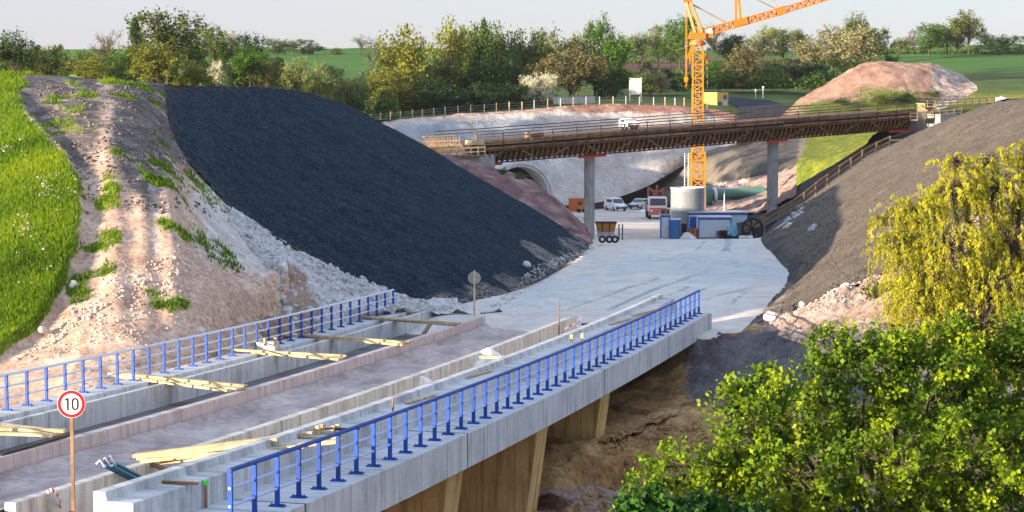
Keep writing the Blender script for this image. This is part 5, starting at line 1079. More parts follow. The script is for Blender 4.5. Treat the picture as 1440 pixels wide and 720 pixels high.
def leaves(C, size, rng, aspect=.55, droop=None, colr=None):
    """one folded diamond leaf at each of C"""
    n = len(C); a = rng.normal(size=(n, 3)); a /= np.linalg.norm(a, axis=1)[:, None]
    if droop is not None: a = a * (1 - droop) + np.array([0, 0, -1.0]) * droop; a /= np.linalg.norm(a, axis=1)[:, None]
    b = np.cross(a, rng.normal(size=(n, 3))); b /= np.linalg.norm(b, axis=1)[:, None] + 1e-9; nn = np.cross(a, b)
    s = size * rng.uniform(.45, 1.45, n)[:, None]; w = s * aspect
    V_ = np.stack([C - a * s * .5, C + b * w * .5 + nn * w * .12, C + a * s * .5, C - b * w * .5 + nn * w * .12], 1).reshape(-1, 3)
    Fc = np.arange(n * 4).reshape(n, 4)
    v = (rng.uniform(0, 1, n) if colr is None else np.clip(colr + rng.normal(0, .16, n), 0, 1)); col = np.ones((n * 4, 4), np.float32); col[:, 0] = np.repeat(v, 4)
    return V_, Fc, col
TREE_LEAF = {
    'dark': leaf_mat('dark_green_leaves', (0.040, 0.085, 0.018)), 'mid': leaf_mat('mid_green_leaves', (0.085, 0.145, 0.022)), 'green': leaf_mat('fresh_green_leaves', (0.065, 0.15, 0.012)),
    'olive': leaf_mat('olive_leaves', (0.130, 0.160, 0.035)), 'yellow': leaf_mat('yellow_green_leaves', (0.20, 0.22, 0.030)), 'pale': leaf_mat('pale_green_leaves', (0.20, 0.24, 0.07)),
    'brown': leaf_mat('brown_budding_twigs', (0.15, 0.14, 0.055)), 'cream': leaf_mat('silvery_cream_leaves', (0.27, 0.265, 0.13)), 'white': leaf_mat('white_blossom', (0.60, 0.60, 0.46), .25)}
PROTO = {}
def tree_proto(shape, seed):
    """leaf points, trunk and limbs of a unit tree: height 1, crown width 1 (both scaled per tree)"""
    key = (shape, seed)
    if key in PROTO: return PROTO[key]
    rng = np.random.RandomState(100 + seed * 7 + len(shape)); ncl = {'round': 120, 'oval': 105, 'conifer': 90, 'bare': 54, 'shrub': 95}[shape]
    zc, rz_ = {'round': (.60, .40), 'oval': (.58, .42), 'conifer': (.5, .5), 'bare': (.66, .33), 'shrub': (.46, .54)}[shape]
    lobes = [(rng.uniform(-.27, .27), rng.uniform(-.27, .27), rng.uniform(zc - rz_ * .6, zc + rz_ * .65), rng.uniform(.18, .32)) for _ in range(11)]
    cl = []
    while len(cl) < ncl:
        if shape == 'conifer':
            z = rng.uniform(.08, 1) ; r = .46 * (1 - z) ** .8 * rng.uniform(.5, 1.05); a = rng.uniform(0, 6.28); cl.append((r * math.cos(a), r * math.sin(a), z, .05 + .07 * (1 - z)))
        else:
            l = lobes[rng.randint(11)]; d = rng.normal(size=3); d /= np.linalg.norm(d); r = l[3] * rng.uniform(.55, 1.05); p = np.array(l[:3]) + d * r * np.array([1, 1, .85])
            if p[2] < (.10 if shape == 'shrub' else .2) or p[2] > 1 or math.hypot(p[0], p[1]) > .52: continue
            cl.append((*p, rng.uniform(.045, .095)))
    per = {'bare': 26, 'conifer': 52}.get(shape, 50); Cs, cols = [], []
    for (x, y, z, r) in cl:
        n = int(per * rng.uniform(.6, 1.4)); d = rng.normal(size=(n, 3)) * r * .62; Cs.append(np.array([x, y, z]) + d); cols.append(np.full(n, rng.uniform(.15, .85)))
    C = np.concatenate(Cs); colr = np.concatenate(cols); V_, Fc, col = leaves(C, .033 if shape != 'bare' else .022, rng, .75, None, colr)
    th = .004 if shape == 'shrub' else .013; hb = zc * .9; mb = MB(); mb.tube([(0, 0, -.03), (rng.uniform(-.015, .015), 0, hb * .5), (rng.uniform(-.03, .03), rng.uniform(-.02, .02), min(.95, zc + rz_ * .6))], [th * 1.5, th, th * .3], 7)
    lm = MB()
    for (x, y, z, r) in cl[::2 if shape != 'bare' else 1]:
        z0 = max(.06, z * rng.uniform(.45, .75)); lm.tube([(0, 0, z0), (x * .5, y * .5, z0 + (z - z0) * .6), (x, y, z)], [th * .55, th * .35, th * .12], 4, False)
        if shape == 'bare':
            for _ in range(5): q = Vector((x, y, z)) + Vector(rng.normal(size=3) * .055) + Vector((0, 0, .02)); lm.tube([(x * .8, y * .8, z0 + (z - z0) * .85), q], [.004, .0015], 3, False)
    me = []
    crown = mesh_obj('crown', V_, Fc, TREE_LEAF['mid'], col=col); me.append(crown.data); bpy.data.objects.remove(crown)
    for b_, nm in ((mb, 'trunk'), (lm, 'limbs')):
        o = b_.build(nm, M['trunk']); me.append(o.data); bpy.data.objects.remove(o)
    PROTO[key] = me; return me
TCOL = {}
def crown_mesh(shape, seed, colr):
    k = (shape, seed, colr)
    if k not in TCOL: m = tree_proto(shape, seed)[0].copy(); m.materials[0] = TREE_LEAF[colr]; TCOL[k] = m
    return TCOL[k]
def tree(px, ytop, ybase, w, D, shape, colr, label, group=None, seed=0, sink=.0):
    base = P(px, ybase, D); H_ = (ybase - ytop) / F * D; W_ = w / F * D * (1.12 if shape == 'conifer' else 1.3)
    name = {'conifer': 'conifer_tree', 'shrub': 'shrub', 'bare': 'bare_tree'}.get(shape, 'leafy_tree'); cat = 'shrub' if shape == 'shrub' else 'tree'
    r = thing(name, base + up * -sink, label, cat, group, rz=(seed * 2.4 + px * .7) % 6.28); r.scale = (W_, W_, H_)
    pm = tree_proto(shape, seed % 4)
    for nm, me in (('crown', crown_mesh(shape, seed % 4, colr)), ('trunk', pm[1]), ('limbs', pm[2])):
        o = bpy.data.objects.new(nm, me); COL.objects.link(o); o.parent = r
    return r
T = [  # px, top, base, width, depth, shape, colour, label, group
 (20, 47, 122, 62, 240, 'round', 'dark', 'dark round tree at the far left picture edge behind the grass brow', None),
 (64, 62, 122, 56, 250, 'round', 'olive', 'olive tree second from the left picture edge behind the grass brow', None),
 (104, 66, 122, 56, 255, 'shrub', 'olive', 'olive bush left of the pale bare tree behind the grass brow', None),
 (152, 42, 122, 44, 300, 'bare', 'brown', 'pale nearly bare tree standing left of the dark conifer', None),
 (130, 77, 122, 70, 225, 'shrub', 'yellow', 'yellow green bush', 'yellow bushes behind the left hill crest'),
 (172, 64, 122, 60, 250, 'shrub', 'mid', 'fresh green bush at the foot of the dark conifer', None),
 (192, 30, 122, 46, 262, 'conifer', 'dark', 'dark conifer at the left of the biggest tree on the left', None),
 (236, 16, 122, 92, 270, 'round', 'olive', 'biggest broad olive tree on the left skyline', None),
 (266, 42, 122, 48, 280, 'oval', 'mid', 'green tree tucked behind the right side of the biggest left tree', None),
 (224, 58, 124, 66, 222, 'round', 'yellow', 'yellow green tree in front of the biggest left tree', None),
 (278, 80, 124, 56, 226, 'shrub', 'yellow', 'yellow green bush', 'yellow bushes behind the left hill crest'),
 (300, 32, 112, 40, 330, 'oval', 'mid', 'slim green tree with a narrow top right of the biggest left tree', None),
 (326, 43, 112, 36, 335, 'oval', 'olive', 'slim olive tree beside the narrow topped green tree', None),
 (304, 84, 124, 28, 240, 'round', 'white', 'small white blossoming tree behind the left end of the dark slope', None),
 (318, 74, 124, 26, 238, 'conifer', 'dark', 'small dark conifer right of the white blossoming tree', None),
 (352, 48, 120, 40, 300, 'round', 'dark', 'dark rounded tree above the crest of the dark slope', None),
 (352, 68, 128, 52, 250, 'round', 'green', 'fresh green tree standing right above the crest of the dark slope', None),
 (377, 80, 130, 36, 255, 'round', 'brown', 'brownish tree right of the fresh green tree on the crest', None),
 (386, 52, 78, 40, 640, 'shrub', 'mid', 'distant hedge bush on the left skyline field', 'hedge bushes on the left skyline'),
 (414, 53, 78, 44, 640, 'shrub', 'mid', 'distant hedge bush on the left skyline field', 'hedge bushes on the left skyline'),
 (440, 60, 78, 34, 640, 'shrub', 'dark', 'distant hedge bush on the left skyline field', 'hedge bushes on the left skyline'),
 (472, 66, 79, 24, 640, 'shrub', 'olive', 'smallest low bush on the skyline left of the lone bare tree', None),
 (508, 49, 79, 24, 620, 'bare', 'brown', 'lone small bare tree on the green skyline field', None),
 (414, 80, 160, 46, 262, 'oval', 'pale', 'pale yellow green tree', 'pale trees behind the dark slope'),
 (446, 92, 168, 52, 268, 'round', 'pale', 'pale yellow green tree', 'pale trees behind the dark slope'),
 (478, 96, 172, 54, 282, 'oval', 'pale', 'pale yellow green tree', 'pale trees behind the dark slope'),
 (508, 104, 170, 50, 292, 'round', 'olive', 'olive tree between the pale trees and the tall yellow tree', None),
 (540, 52, 164, 62, 318, 'bare', 'brown', 'brown leafless tree at the left edge of the wood above the cut', None),
 (578, 34, 166, 86, 312, 'oval', 'yellow', 'tall yellow green tree leading the left end of the wood', None),
 (558, 92, 169, 74, 302, 'round', 'yellow', 'lower yellow green tree at the foot of the tall yellow one', None),
 (626, 34, 164, 66, 322, 'oval', 'yellow', 'second tall yellow green tree in the wood', None),
 (657, 30, 160, 58, 332, 'oval', 'mid', 'tall green tree left of the dark conifer tops', None),
 (681, 34, 158, 46, 336, 'conifer', 'dark', 'dark conifer in the middle of the wood', None),
 (668, 40, 158, 40, 340, 'conifer', 'dark', 'slightly lower dark conifer behind the one in mid wood', None),
 (706, 40, 158, 66, 330, 'oval', 'mid', 'tall green tree', 'tall green trees right of the conifers'),
 (740, 40, 157, 66, 334, 'oval', 'mid', 'tall green tree', 'tall green trees right of the conifers'),
 (776, 46, 154, 58, 330, 'round', 'olive', 'olive tree at the right end of the wood', None),
 (802, 58, 150, 48, 334, 'oval', 'brown', 'brownish tree behind the white blossoming bush', None),
 (762, 82, 156, 60, 318, 'round', 'brown', 'reddish brown budding tree above the white blossoming bush', None),
 (757, 104, 151, 44, 304, 'round', 'white', 'white blossoming bush left of the low concrete wall', None),
 (812, 64, 146, 80, 312, 'round', 'brown', 'spreading brown tree with visible trunk behind the low concrete wall', None),
 (836, 52, 142, 76, 332, 'round', 'green', 'bright green tree right of the spreading brown tree', None),
 (851, 26, 128, 44, 380, 'oval', 'green', 'tall fresh green tree rising above the bright green one', None),
 (814, 42, 110, 26, 420, 'oval', 'pale', 'slim pale tree left of the tall fresh green tree', None),
 (600, 108, 168, 80, 300, 'shrub', 'dark', 'dark green bush in the understory', 'understory of the wood above the cut'),
 (648, 112, 166, 84, 302, 'shrub', 'dark', 'dark green bush in the understory', 'understory of the wood above the cut'),
 (692, 112, 163, 80, 304, 'shrub', 'dark', 'dark green bush in the understory', 'understory of the wood above the cut'),
 (728, 116, 159, 70, 305, 'shrub', 'dark', 'dark green bush in the understory', 'understory of the wood above the cut'),
 (624, 84, 164, 70, 316, 'round', 'olive', 'olive tree in the middle storey of the wood left part', None),
 (672, 84, 160, 74, 318, 'round', 'dark', 'dark tree in the middle storey of the wood', 'dark middle trees of the wood'),
 (718, 84, 158, 74, 320, 'round', 'dark', 'dark tree in the middle storey of the wood', 'dark middle trees of the wood'),
 (866, 92, 141, 56, 330, 'shrub', 'dark', 'dark bush', 'dark bushes below the ploughed field'),
 (912, 88, 135, 64, 350, 'shrub', 'dark', 'dark bush', 'dark bushes below the ploughed field'),
 (952, 92, 132, 58, 352, 'shrub', 'dark', 'dark bush', 'dark bushes below the ploughed field'),
 (915, 98, 137, 44, 326, 'round', 'olive', 'olive bush right of the blank hoarding', None),
 (929, 100, 134, 26, 322, 'round', 'cream', 'small silvery bush beside the hoarding', None),
 (985, 94, 128, 50, 365, 'shrub', 'dark', 'dark bush', 'dark bushes below the ploughed field'),
 (1018, 84, 124, 44, 370, 'round', 'green', 'fresh green bush right of the crane mast', None),
 (1052, 54, 122, 56, 368, 'round', 'brown', 'brown tree with a pale bare trunk right of the crane', None),
 (1086, 84, 121, 64, 380, 'shrub', 'dark', 'dark bush', 'dark bushes right of the crane'),
 (1118, 82, 120, 64, 378, 'shrub', 'dark', 'dark bush', 'dark bushes right of the crane'),
 (1146, 84, 120, 54, 376, 'shrub', 'dark', 'dark bush', 'dark bushes right of the crane'),
 (1036, 96, 124, 44, 366, 'shrub', 'dark', 'dark bush', 'dark bushes right of the crane'),
 (880, 48, 94, 32, 520, 'oval', 'pale', 'pale slim tree', 'skyline row of pale trees left of the crane'),
 (904, 45, 94, 34, 520, 'oval', 'mid', 'green tree in the skyline row left of the crane', None),
 (926, 38, 94, 34, 525, 'oval', 'pale', 'pale slim tree', 'skyline row of pale trees left of the crane'),
 (942, 50, 94, 32, 520, 'oval', 'pale', 'pale slim tree', 'skyline row of pale trees left of the crane'),
 (956, 24, 94, 54, 500, 'round', 'green', 'large fresh green tree behind the crane top', None),
 (1003, 30, 92, 40, 520, 'bare', 'brown', 'bare reddish tree right behind the crane jib', None),
 (1025, 48, 90, 52, 510, 'round', 'dark', 'dark round tree below the crane jib', None),
 (1073, 38, 88, 34, 520, 'oval', 'pale', 'pale airy tree', 'pale airy skyline trees right of the crane jib'),
 (1102, 41, 88, 54, 530, 'round', 'pale', 'pale airy tree', 'pale airy skyline trees right of the crane jib'),
 (1126, 40, 88, 28, 530, 'oval', 'pale', 'pale airy tree', 'pale airy skyline trees right of the crane jib'),
 (1152, 52, 108, 62, 400, 'round', 'cream', 'lowest silvery cream willow in front of the group', None),
 (1172, 32, 106, 70, 412, 'round', 'cream', 'tall silvery cream willow at the back of the group', None),
 (1206, 40, 112, 74, 398, 'round', 'cream', 'broad silvery cream willow above the spoil heap', None),
 (1204, 16, 84, 36, 440, 'oval', 'olive', 'grey green tree top above the silvery willows', None),
 (1230, 38, 94, 48, 430, 'round', 'mid', 'dark green round tree right of the silvery willows', None),
 (1255, 76, 92, 28, 420, 'shrub', 'dark', 'small dark bush behind the top of the spoil heap', None),
 (1190, 80, 116, 60, 392, 'shrub', 'dark', 'dark bush under the silvery willows', None),
 (1266, 52, 78, 30, 560, 'oval', 'olive', 'low olive tree left end of the right skyline row', None),
 (1284, 44, 77, 28, 570, 'bare', 'brown', 'bare tree in the right skyline row', None),
 (1306, 30, 77, 52, 560, 'round', 'green', 'fresh green tree in the right skyline row', None),
 (1332, 30, 76, 42, 570, 'oval', 'mid', 'mid green tree right of the fresh green skyline tree', None),
 (1362, 13, 75, 50, 560, 'oval', 'olive', 'tallest olive tree in the right skyline row', None),
 (1346, 36, 76, 34, 575, 'oval', 'olive', 'lower olive tree left of the tallest one in the right skyline row', None),
 (1398, 46, 74, 44, 560, 'shrub', 'dark', 'dark low tree', 'dark low trees at the right skyline end'),
 (1418, 48, 73, 38, 560, 'shrub', 'dark', 'dark low tree', 'dark low trees at the right skyline end'),
 (1386, 44, 74, 24, 565, 'bare', 'brown', 'small bare tree before the dark low trees at the right skyline end', None)]
GL = {'understory of the wood above the cut': 'dark green bush in the understory of the wood above the cut', 'dark middle trees of the wood': 'dark tree in the middle storey of the wood above the cut'}
for k, t in enumerate(T): tree(*t[:7], label=GL.get(t[8]) or (t[7] + ' in the ' + t[8] if t[8] else t[7]), group=t[8], seed=k)

# low scrub along the skyline and the edges of the fields: an uncountable green fringe
def scatter_leaves(name, pts, size, m, rng, label=None, aspect=.7, droop=None, colr=None):
    V_, Fc, col = leaves(pts, size, rng, aspect, droop, colr); o = mesh_obj(name, V_, Fc, m, col=col); return tag(o, label, None, None, 'stuff')
rng = np.random.RandomState(11); pts = []
for (x0, x1, y, D, h, n) in [(855, 1160, 90, 560, 2.4, 6000), (1225, 1440, 74, 585, 1.8, 3500), (-60, 400, 122, 275, 6.5, 16000), (380, 560, 165, 285, 4.5, 6000), (520, 800, 160, 318, 5.0, 8000), (840, 1160, 122, 372, 4.0, 6000)]:
    x = rng.uniform(x0, x1, n); hh = h * (0.6 + 0.4 * np.sin(x * .13) * np.sin(x * .037 + 1)); z = rng.uniform(0, 1, n) ** 1.3
    for a_, b_, c_ in zip(x, hh, z): q = P(a_, y, D + rng.uniform(-3, 3)); pts.append((q.x, q.y, q.z + b_ * c_ - .3))
scatter_leaves('undergrowth', np.array(pts), .55, TREE_LEAF['mid'], rng)

# --- grass on the left hill, tufts between the ruts
def blades(name, base, h, w, m, rng, lean=.35):
    n = len(base); a = rng.uniform(0, 6.283, n); d = np.stack([np.cos(a), np.sin(a), np.zeros(n)], 1); hh = h * rng.uniform(.5, 1.4, n)[:, None]
    tip = base + np.stack([rng.normal(0, lean, n), rng.normal(0, lean, n), np.ones(n)], 1) * hh; ww = w * rng.uniform(.6, 1.4, n)[:, None]
    V_ = np.stack([base - d * ww, base + d * ww, tip], 1).reshape(-1, 3); col = np.ones((n * 3, 4), np.float32); v = np.clip(.5 + .8 * fbm(base, 3.0, 4, 4) + rng.normal(0, .2, n), 0, 1); col[:, 0] = np.repeat(v, 3)
    return tag(mesh_obj(name, V_, np.arange(n * 3).reshape(n, 3), m, col=col), None, None, None, 'stuff')
def sample_grid(G, n, rng):
    nv, nu, _ = G.shape; v = rng.uniform(0, nv - 1.001, n); u = rng.uniform(0, nu - 1.001, n); i, j = v.astype(int), u.astype(int); fv, fu = (v - i)[:, None], (u - j)[:, None]
    return (G[i, j] * (1 - fu) + G[i, j + 1] * fu) * (1 - fv) + (G[i + 1, j] * (1 - fu) + G[i + 1, j + 1] * fu) * fv
M['grass'] = leaf_mat('hill_grass_blades', (0.155, 0.285, 0.014), .6, .55, (1.5, 1.05, .9))
rng = np.random.RandomState(3); S_ = sample_grid(HQ, 420000, rng); px, py = proj(S_); ok = (px > -60) & (px < 480) & (py < 640); S_ = S_[ok]; g = hill_masks(S_)[:, 0]; px, py = proj(S_)
keep = rng.uniform(0, 1, len(S_)) < np.where(g > .9, .8, sstep(.25, .8, g + .5 * fbm(S_, .7, 3, 8)) * .26)
S_ = S_[keep]; print('grass', len(S_)); blades('grass', S_, .20, .034, M['grass'], rng)
fl = S_[rng.uniform(0, 1, len(S_)) < .012]; fpx, fpy = proj(fl); d_ = np.exp(-((fpx - 75) / 22) ** 2 - ((fpy - 275) / 18) ** 2) + np.exp(-((fpx - 15) / 18) ** 2 - ((fpy - 212) / 16) ** 2) + np.exp(-((fpx - 30) / 20) ** 2 - ((fpy - 330) / 14) ** 2)
fl = fl[rng.uniform(0, 1, len(fl)) < d_ + .04]
scatter_leaves('meadow_flowers', np.repeat(fl, 4, 0) + rng.normal(0, .10, (len(fl) * 4, 3)) + np.array([0, 0, .4]), .10, TREE_LEAF['white'], rng)

# --- loose stones, each kind one heap of uncountable rubble
def rubble(name, base, rmin, rmax, m, rng, pw=2.5):
    bm = bmesh.new(); bmesh.ops.create_icosphere(bm, subdivisions=1, radius=1); I = np.array([v.co[:] for v in bm.verts]); Fi = np.array([[v.index for v in f.verts] for f in bm.faces]); bm.free()
    n = len(base); r = rmin + (rmax - rmin) * rng.uniform(0, 1, n) ** pw; V_ = I[None] * (1 + rng.uniform(-.35, .35, (n, len(I), 1))) * r[:, None, None] * rng.uniform(.6, 1.2, (n, 1, 3)) + base[:, None, :]
    Fc = (Fi[None] + (np.arange(n) * len(I))[:, None, None]).reshape(-1, 3); return tag(mesh_obj(name, V_.reshape(-1, 3), Fc, m), None, None, None, 'stuff')
def ray_down(xs, ys):
    dg_ = bpy.context.evaluated_depsgraph_get(); out = []
    for x, y in zip(xs, ys):
        hit, loc, nrm, i, ob, mt = SC.ray_cast(dg_, Vector((x, y, 30)), Vector((0, 0, -1)))
        if hit and ob.get('kind') == 'structure': out.append(tuple(loc))
    return np.array(out)
M['slope_stone'] = mat('shade_blue_stone', [(.3, (.02, .035, .05)), (.6, (.06, .075, .09))], 2.0, .3, 6, .9)  # stones coloured with the left slope's blue shade
M['track_clod'] = mat('grey_brown_clod', [(.3, (.06, .05, .045)), (.6, (.20, .165, .145)), (.8, (.34, .28, .25))], 1.2, .5, 6, .95)
M['hill_stone'] = mat('beige_stone', [(.3, (.42, .29, .23)), (.6, (.62, .48, .40))], 2.0, .6, 6, .9)
bpy.context.view_layer.update(); rng = np.random.RandomState(9)
def region(poly, n, rng):
    """random points in a polygon of (px,py,depth) corners, by triangle fans in world x,y"""
    Q = [P(*q) for q in poly]; out = []
    for k in range(n):
        i = rng.randint(1, len(Q) - 1); a, b = rng.uniform(0, 1, 2); a, b = (a, b) if a + b < 1 else (1 - a, 1 - b); q = Q[0] + (Q[i] - Q[0]) * a + (Q[i + 1] - Q[0]) * b; out.append((q.x, q.y))
    return np.array(out)
A_ = region([(322, 312, 96), (400, 350, 99), (560, 415, 102), (650, 436, 100), (560, 444, 97), (420, 440, 86), (392, 385, 90)], 2600, rng); rubble('limestone_rubble', ray_down(*A_.T), .03, .24, M['rubble'], rng, 5)
A_ = region([(10, 508, 76), (120, 492, 76), (345, 460, 84.5), (410, 446, 88), (395, 396, 90), (250, 420, 82), (110, 430, 80)], 1500, rng); rubble('hill_rubble', ray_down(*A_.T), .02, .13, M['hill_stone'], rng, 5)
S2 = sample_grid(HQ, 26000, rng); qx, qy = proj(S2); S2 = S2[(hill_masks(S2)[:, 0] < .4) & (qx > 20) & (qy < 560) & (qy > 215) & (fbm(S2, 2.2, 4, 90) + rng.normal(0, .12, len(S2)) > .22)]; rubble('hill_grit', S2, .012, .075, M['hill_stone'], rng, 3)
S2 = sample_grid(EQ, 26000, rng); rubble('dark_slope_gravel', S2, .015, .085, M['slope_stone'], rng, 3)
S2 = sample_grid(RQ, 16000, rng); S2 = S2[S2[:, 1] < 175]; rubble('brown_slope_gravel', S2, .015, .085, M['gravel_brown'], rng, 3)
S2 = sample_grid(HQ, 26000, rng); qx, qy = proj(S2); S2 = S2[(hill_masks(S2)[:, 0] < .35) & (qx > 50) & (qy < 300) & (qy > 112) & (fbm(S2, 2.0, 4, 91) + rng.normal(0, .15, len(S2)) > -.02)]; rubble('track_clods', S2, .02, .13, M['track_clod'], rng, 4)
A_ = region([(760, 650, 70), (940, 600, 77), (1060, 600, 77), (1000, 720, 66), (755, 730, 64)], 2200, rng); rubble('bank_rubble', ray_down(*A_.T), .02, .16, M['valley'], rng, 4)
A_ = np.concatenate([region([(1050, 466, 92.3), (1120, 436, 93), (1260, 385, 94), (1262, 420, 91), (1120, 462, 90)], 900, rng), region([(1060, 468, 92), (1200, 400, 93.5), (1210, 408, 93)], 500, rng)]); rubble('slope_foot_rubble', ray_down(*A_.T), .015, .085, M['hill_stone'], rng, 3)
A_ = np.concatenate([region([(1075, 338, 149), (1130, 312, 156), (1128, 330, 148), (1100, 345, 143)], 900, rng), region([(1134, 342, 135), (1152, 337, 137), (1146, 347, 133)], 200, rng)]); A_ = A_[fbm(np.c_[A_, 0 * A_[:, 0]], 1.6, 3, 4) > -.02]; rubble('white_rubble', ray_down(*A_.T), .03, .20, M['rubble'], rng, 3)
A_ = region([(690, 432, 104), (838, 350, 147), (850, 344, 148), (700, 440, 102)], 1300, rng); rubble('toe_rubble', ray_down(*A_.T), .015, .09, M['rubble'], rng, 4)
A_ = region([(300, 150, 116), (440, 150, 132), (700, 300, 135), (800, 365, 132), (640, 420, 105), (400, 330, 101)], 900, rng); rubble('slope_stones', ray_down(*A_.T), .02, .08, M['slope_stone'], rng, 3)

# --- the two foreground trees and small shrubs
def big_tree(name, base, lobes, ncl, per, crad, lsize, lm, label, seed, trunk_r, aspect=.8):
    rng = np.random.RandomState(seed); root = thing(name, base, label, 'tree'); ws = np.array([l[3] ** 2 for l in lobes]); ws /= ws.sum(); cl = []
    for _ in range(ncl):
        l = lobes[rng.choice(len(lobes), p=ws)]; d = rng.normal(size=3); d /= np.linalg.norm(d); r = l[3] * rng.uniform(.25, 1.0) ** .45; cl.append(np.array(l[:3]) + d * r * np.array([1, 1, .8]))
    cl = np.array(cl); C, cc = [], []
    for c in cl:
        n = int(per * rng.uniform(.4, 1.6)); ax_ = rng.normal(size=3) + np.array([0, 0, .35]); ax_ /= np.linalg.norm(ax_); t = rng.uniform(-1, 1, n)
        d = ax_[None] * (t * crad * 1.9)[:, None] + rng.normal(size=(n, 3)) * crad * .42; C.append(c + d); cc.append(np.full(n, np.clip(.5 + .24 * rng.normal(), 0, 1)))
    V_, Fc, col = leaves(np.concatenate(C), lsize, rng, aspect, None, np.concatenate(cc)); off = np.array(base); mesh_obj('crown', V_ - off, Fc, lm, root, col=col)
    tops = [Vector(l[:3]) for l in lobes]; fork = Vector(base).lerp(Vector(np.mean([l[:3] for l in lobes], 0)), .42); fork.x = base[0] + (fork.x - base[0]) * .3
    MB().tube([Vector(base) + up * -.5, Vector(base).lerp(fork, .5) + Vector((.06, 0, 0)), fork], [trunk_r * 1.25, trunk_r, trunk_r * .8], 12).build('trunk', M['trunk'], root, smooth=True)
    mb = MB(); nodes = []
    for t in tops:
        m1 = fork.lerp(t, .5) + Vector(rng.normal(size=3) * .18) + up * .25; mb.tube([fork, fork.lerp(m1, .5) + Vector(rng.normal(size=3) * .08), m1, t], [trunk_r * .55, trunk_r * .42, trunk_r * .3, trunk_r * .12], 7, False); nodes += [m1, fork.lerp(m1, .6), t, m1.lerp(t, .5)]
    grown = [np.array(q) for q in nodes]; order = sorted(range(len(cl)), key=lambda k: min(np.linalg.norm(cl[k] - g_) for g_ in grown))
    for k in order:
        c = cl[k]; G_ = np.array(grown); w_ = np.linalg.norm(G_ - c, axis=1) + .35 * np.linalg.norm(G_ - np.array(fork), axis=1); n_ = Vector(G_[int(np.argmin(w_))]); c_ = Vector(c); m1 = n_.lerp(c_, .55) + Vector(rng.normal(size=3) * .05) + up * .05
        mb.tube([n_, m1, c_], [.016, .012, .006], 4, False); grown += [c, np.array(m1)]
    mb.build('limbs', M['trunk'], root, smooth=True); return root
M['maple'] = leaf_mat('maple_leaves', (0.125, 0.225, 0.012), .75, .4, (1.75, 1.25, .6))
M['bush_green'] = leaf_mat('deep_green_leaves', (0.03, 0.105, 0.012), .5, .25)
def L_(px, py, D, r): p = P(px, py, D); return (p.x, p.y, p.z, r)
big_tree('maple_tree', tuple(P(1245, 1000, 39)), [L_(1215, 560, 38, 1.15), L_(1310, 545, 39, 1.25), L_(1410, 540, 40, 1.25), L_(1120, 575, 37, .95), L_(1050, 610, 37, .85), L_(965, 655, 36.5, .75), L_(905, 700, 36, .5), L_(1020, 690, 37, .85), L_(1120, 670, 36, 1.0), L_(1240, 660, 36.5, 1.1), L_(1360, 650, 37, 1.2), L_(1460, 640, 38, 1.2), L_(1170, 495, 38.5, .55), L_(1260, 490, 39, .6), L_(1350, 480, 39.5, .6), L_(1035, 560, 37.5, .38), L_(1075, 540, 37.5, .35), L_(1150, 760, 37, 1.2), L_(1300, 760, 38, 1.3), L_(1440, 740, 38.5, 1.3), L_(1440, 480, 40, .7)], 1000, 66, .17, .095, M['maple'], 'yellow green maple filling the lower right corner, in front of the willow', 4, .16)
big_tree('shrub', tuple(P(925, 800, 34)), [L_(905, 712, 34, .35), L_(945, 735, 34, .4), L_(880, 730, 34, .28), L_(985, 725, 34.5, .4), L_(1040, 735, 34.5, .45)], 90, 40, .12, .12, M['bush_green'], 'deep green bush at the bottom edge below the maple', 6, .04)
bpy.data.objects['shrub'].name = 'shrub'
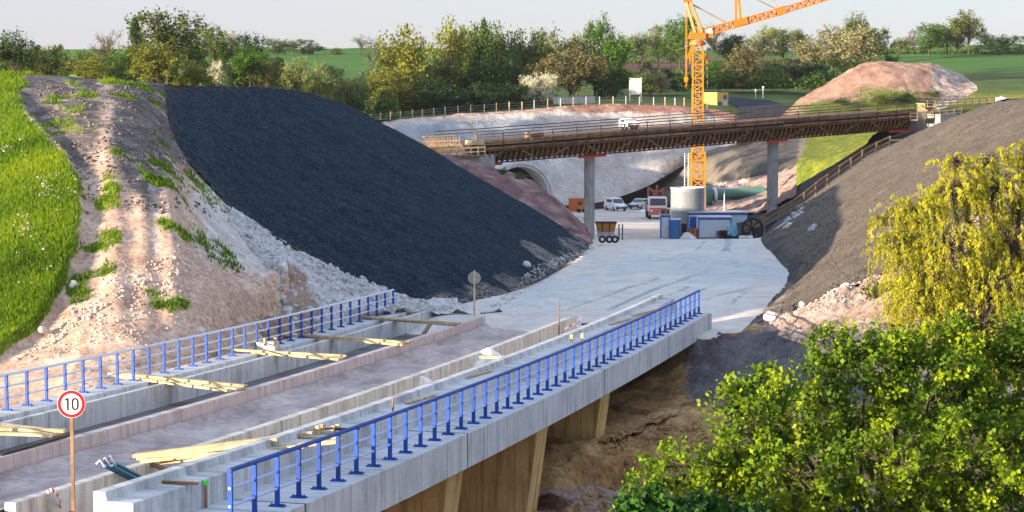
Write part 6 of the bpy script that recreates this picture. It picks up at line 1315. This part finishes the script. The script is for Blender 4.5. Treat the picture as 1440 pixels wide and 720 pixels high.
def willow(base, lobes, nst, lm, label, seed):
    rng = np.random.RandomState(seed); root = thing('willow_tree', base, label, 'tree'); b = Vector(base); fork = b + up * 4.2 + Vector((-.2, 0, 0)); off = np.array(base)
    MB().tube([b + up * -.5, b + up * 2 + Vector((.1, 0, 0)), fork], [.34, .27, .22], 12).build('trunk', M['trunk'], root, smooth=True)
    mb = MB(); pts, cols, st = [], [], MB(); ws = np.array([l[3] ** 2 for l in lobes]); ws /= ws.sum(); ends = []
    for l in lobes:
        t = Vector(l[:3]); m1 = fork.lerp(t, .55) + up * .35 + Vector(rng.normal(size=3) * .15); mb.tube([fork, m1, t], [.12, .08, .03], 7, False); ends += [m1, t, m1.lerp(t, .5), fork.lerp(m1, .6)]
    for k in range(nst):
        l = lobes[rng.choice(len(lobes), p=ws)]; d = rng.normal(size=3); d /= np.linalg.norm(d); p0 = Vector(np.array(l[:3]) + d * l[3] * rng.uniform(.2, 1.0) ** .5 * np.array([1, 1, .75]))
        n_ = min(ends, key=lambda q: (q - p0).length)
        if k % 3 < 2: mb.tube([n_, n_.lerp(p0, .5) + up * .12 + Vector(rng.normal(size=3) * .06), p0], [.022, .015, .007], 4, False)
        out = Vector((p0.x - n_.x, p0.y - n_.y, 0)); out = out.normalized() * rng.uniform(.1, .5) if out.length > .01 else Vector((.2, 0, 0)); ln = rng.uniform(.25, 1.35); c = np.clip(.5 + .22 * rng.normal(), 0, 1); prev = p0
        sg_ = 6
        for j in range(1, sg_ + 1):
            t = j / sg_; q = p0 + out * (1 - (1 - t) ** 2) + up * (.55 * t * (k % 4 == 1) + .12 * t - ln * t ** 1.7) + Vector(rng.normal(size=3) * .02)
            for i in range(int(13 * ln / 1.2) + 3): pts.append(tuple(prev.lerp(q, rng.uniform())) + np.array(rng.normal(size=3) * .025)); cols.append(c)
            if k % 2 == 0: st.bar(prev, q, .007)
            prev = q
    V_, Fc, col = leaves(np.array(pts), .088, rng, .28, .55, np.array(cols)); mesh_obj('crown', V_ - off, Fc, lm, root, col=col)
    mb.build('limbs', M['trunk'], root, smooth=True); st.build('hanging_twigs', mat('yellow_twig_bark', [(.3, (.22, .15, .03)), (.6, (.36, .26, .05))], 8), root); print('willow', len(pts)); return root
M['willow'] = leaf_mat('willow_leaves', (0.43, 0.44, 0.040), .55, .45, (1.25, 1.1, .8))
willow(tuple(P(1400, 880, 50)), [L_(1405, 265, 50, .85), L_(1340, 270, 49.5, .75), L_(1285, 300, 49, .65), L_(1265, 345, 48.5, .6), L_(1330, 350, 48.5, 1.0), L_(1420, 350, 49, 1.1), L_(1300, 400, 48, .85), L_(1390, 420, 48, 1.1), L_(1460, 300, 51, 1.0), L_(1480, 400, 50, 1.1), L_(1345, 232, 50, .4), L_(1395, 225, 50.5, .4), L_(1440, 215, 51, .4), L_(1255, 310, 49, .3), L_(1300, 430, 47.5, .8), L_(1380, 460, 47, .9)], 1650, M['willow'], 'yellow green weeping willow with hanging twigs at the right picture edge', 8)
big_tree('shrub', tuple(P(1240, 432, 90)), [L_(1225, 412, 90, .5), L_(1245, 403, 90, .55), L_(1262, 412, 90.5, .5), L_(1250, 420, 90, .5)], 70, 26, .16, .12, TREE_LEAF['olive'], 'small twiggy olive bush on pink earth left of the willow', 7, .03)
for k, (px_, yb, D, w, yt, lab) in enumerate([(1185, 150, 291, 26, 137, 'small dark bush at the lower left flank of the spoil heap'), (1240, 146, 292, 40, 131, 'dark bush below the middle of the spoil heap'), (1268, 143, 293, 34, 128, 'dark bush right of the middle one on the spoil heap foot'), (1310, 138, 296, 36, 127, 'low green bush at the right foot of the spoil heap'), (1205, 160, 284, 18, 152, 'tiny bush low on the spoil heap near the overpass')]):
    tree(px_, yt, yb, w, D, 'shrub', 'dark' if k % 2 == 0 else 'olive', lab, None, k)
for k, (x, y, D, w, h, lab) in enumerate([(708, 244, 160, 16, 9, 'small green bush under the left end of the overpass'), (734, 250, 160, 22, 9, 'wider green bush on the red earth bank below the overpass')]): tree(x, y - h, y + 3, w, D, 'shrub', 'green', lab, None, k)

# thin evening haze over the whole place
hb = MB().box((0, 2970, 8.0), (3600, 6100, 70)); haze_m = bpy.data.materials.new('haze'); haze_m.use_nodes = True; N_, L2_ = nt(haze_m); N_.remove(N_['Principled BSDF'])
pv = N_.new('ShaderNodeVolumePrincipled'); pv.inputs['Color'].default_value = (.86, .90, .97, 1); pv.inputs['Density'].default_value = 0.00005; pv.inputs['Anisotropy'].default_value = 0.2; L2_.new(pv.outputs[0], N_['Material Output'].inputs['Volume'])
hz = hb.build('haze', haze_m); tag(hz, None, None, None, 'stuff')
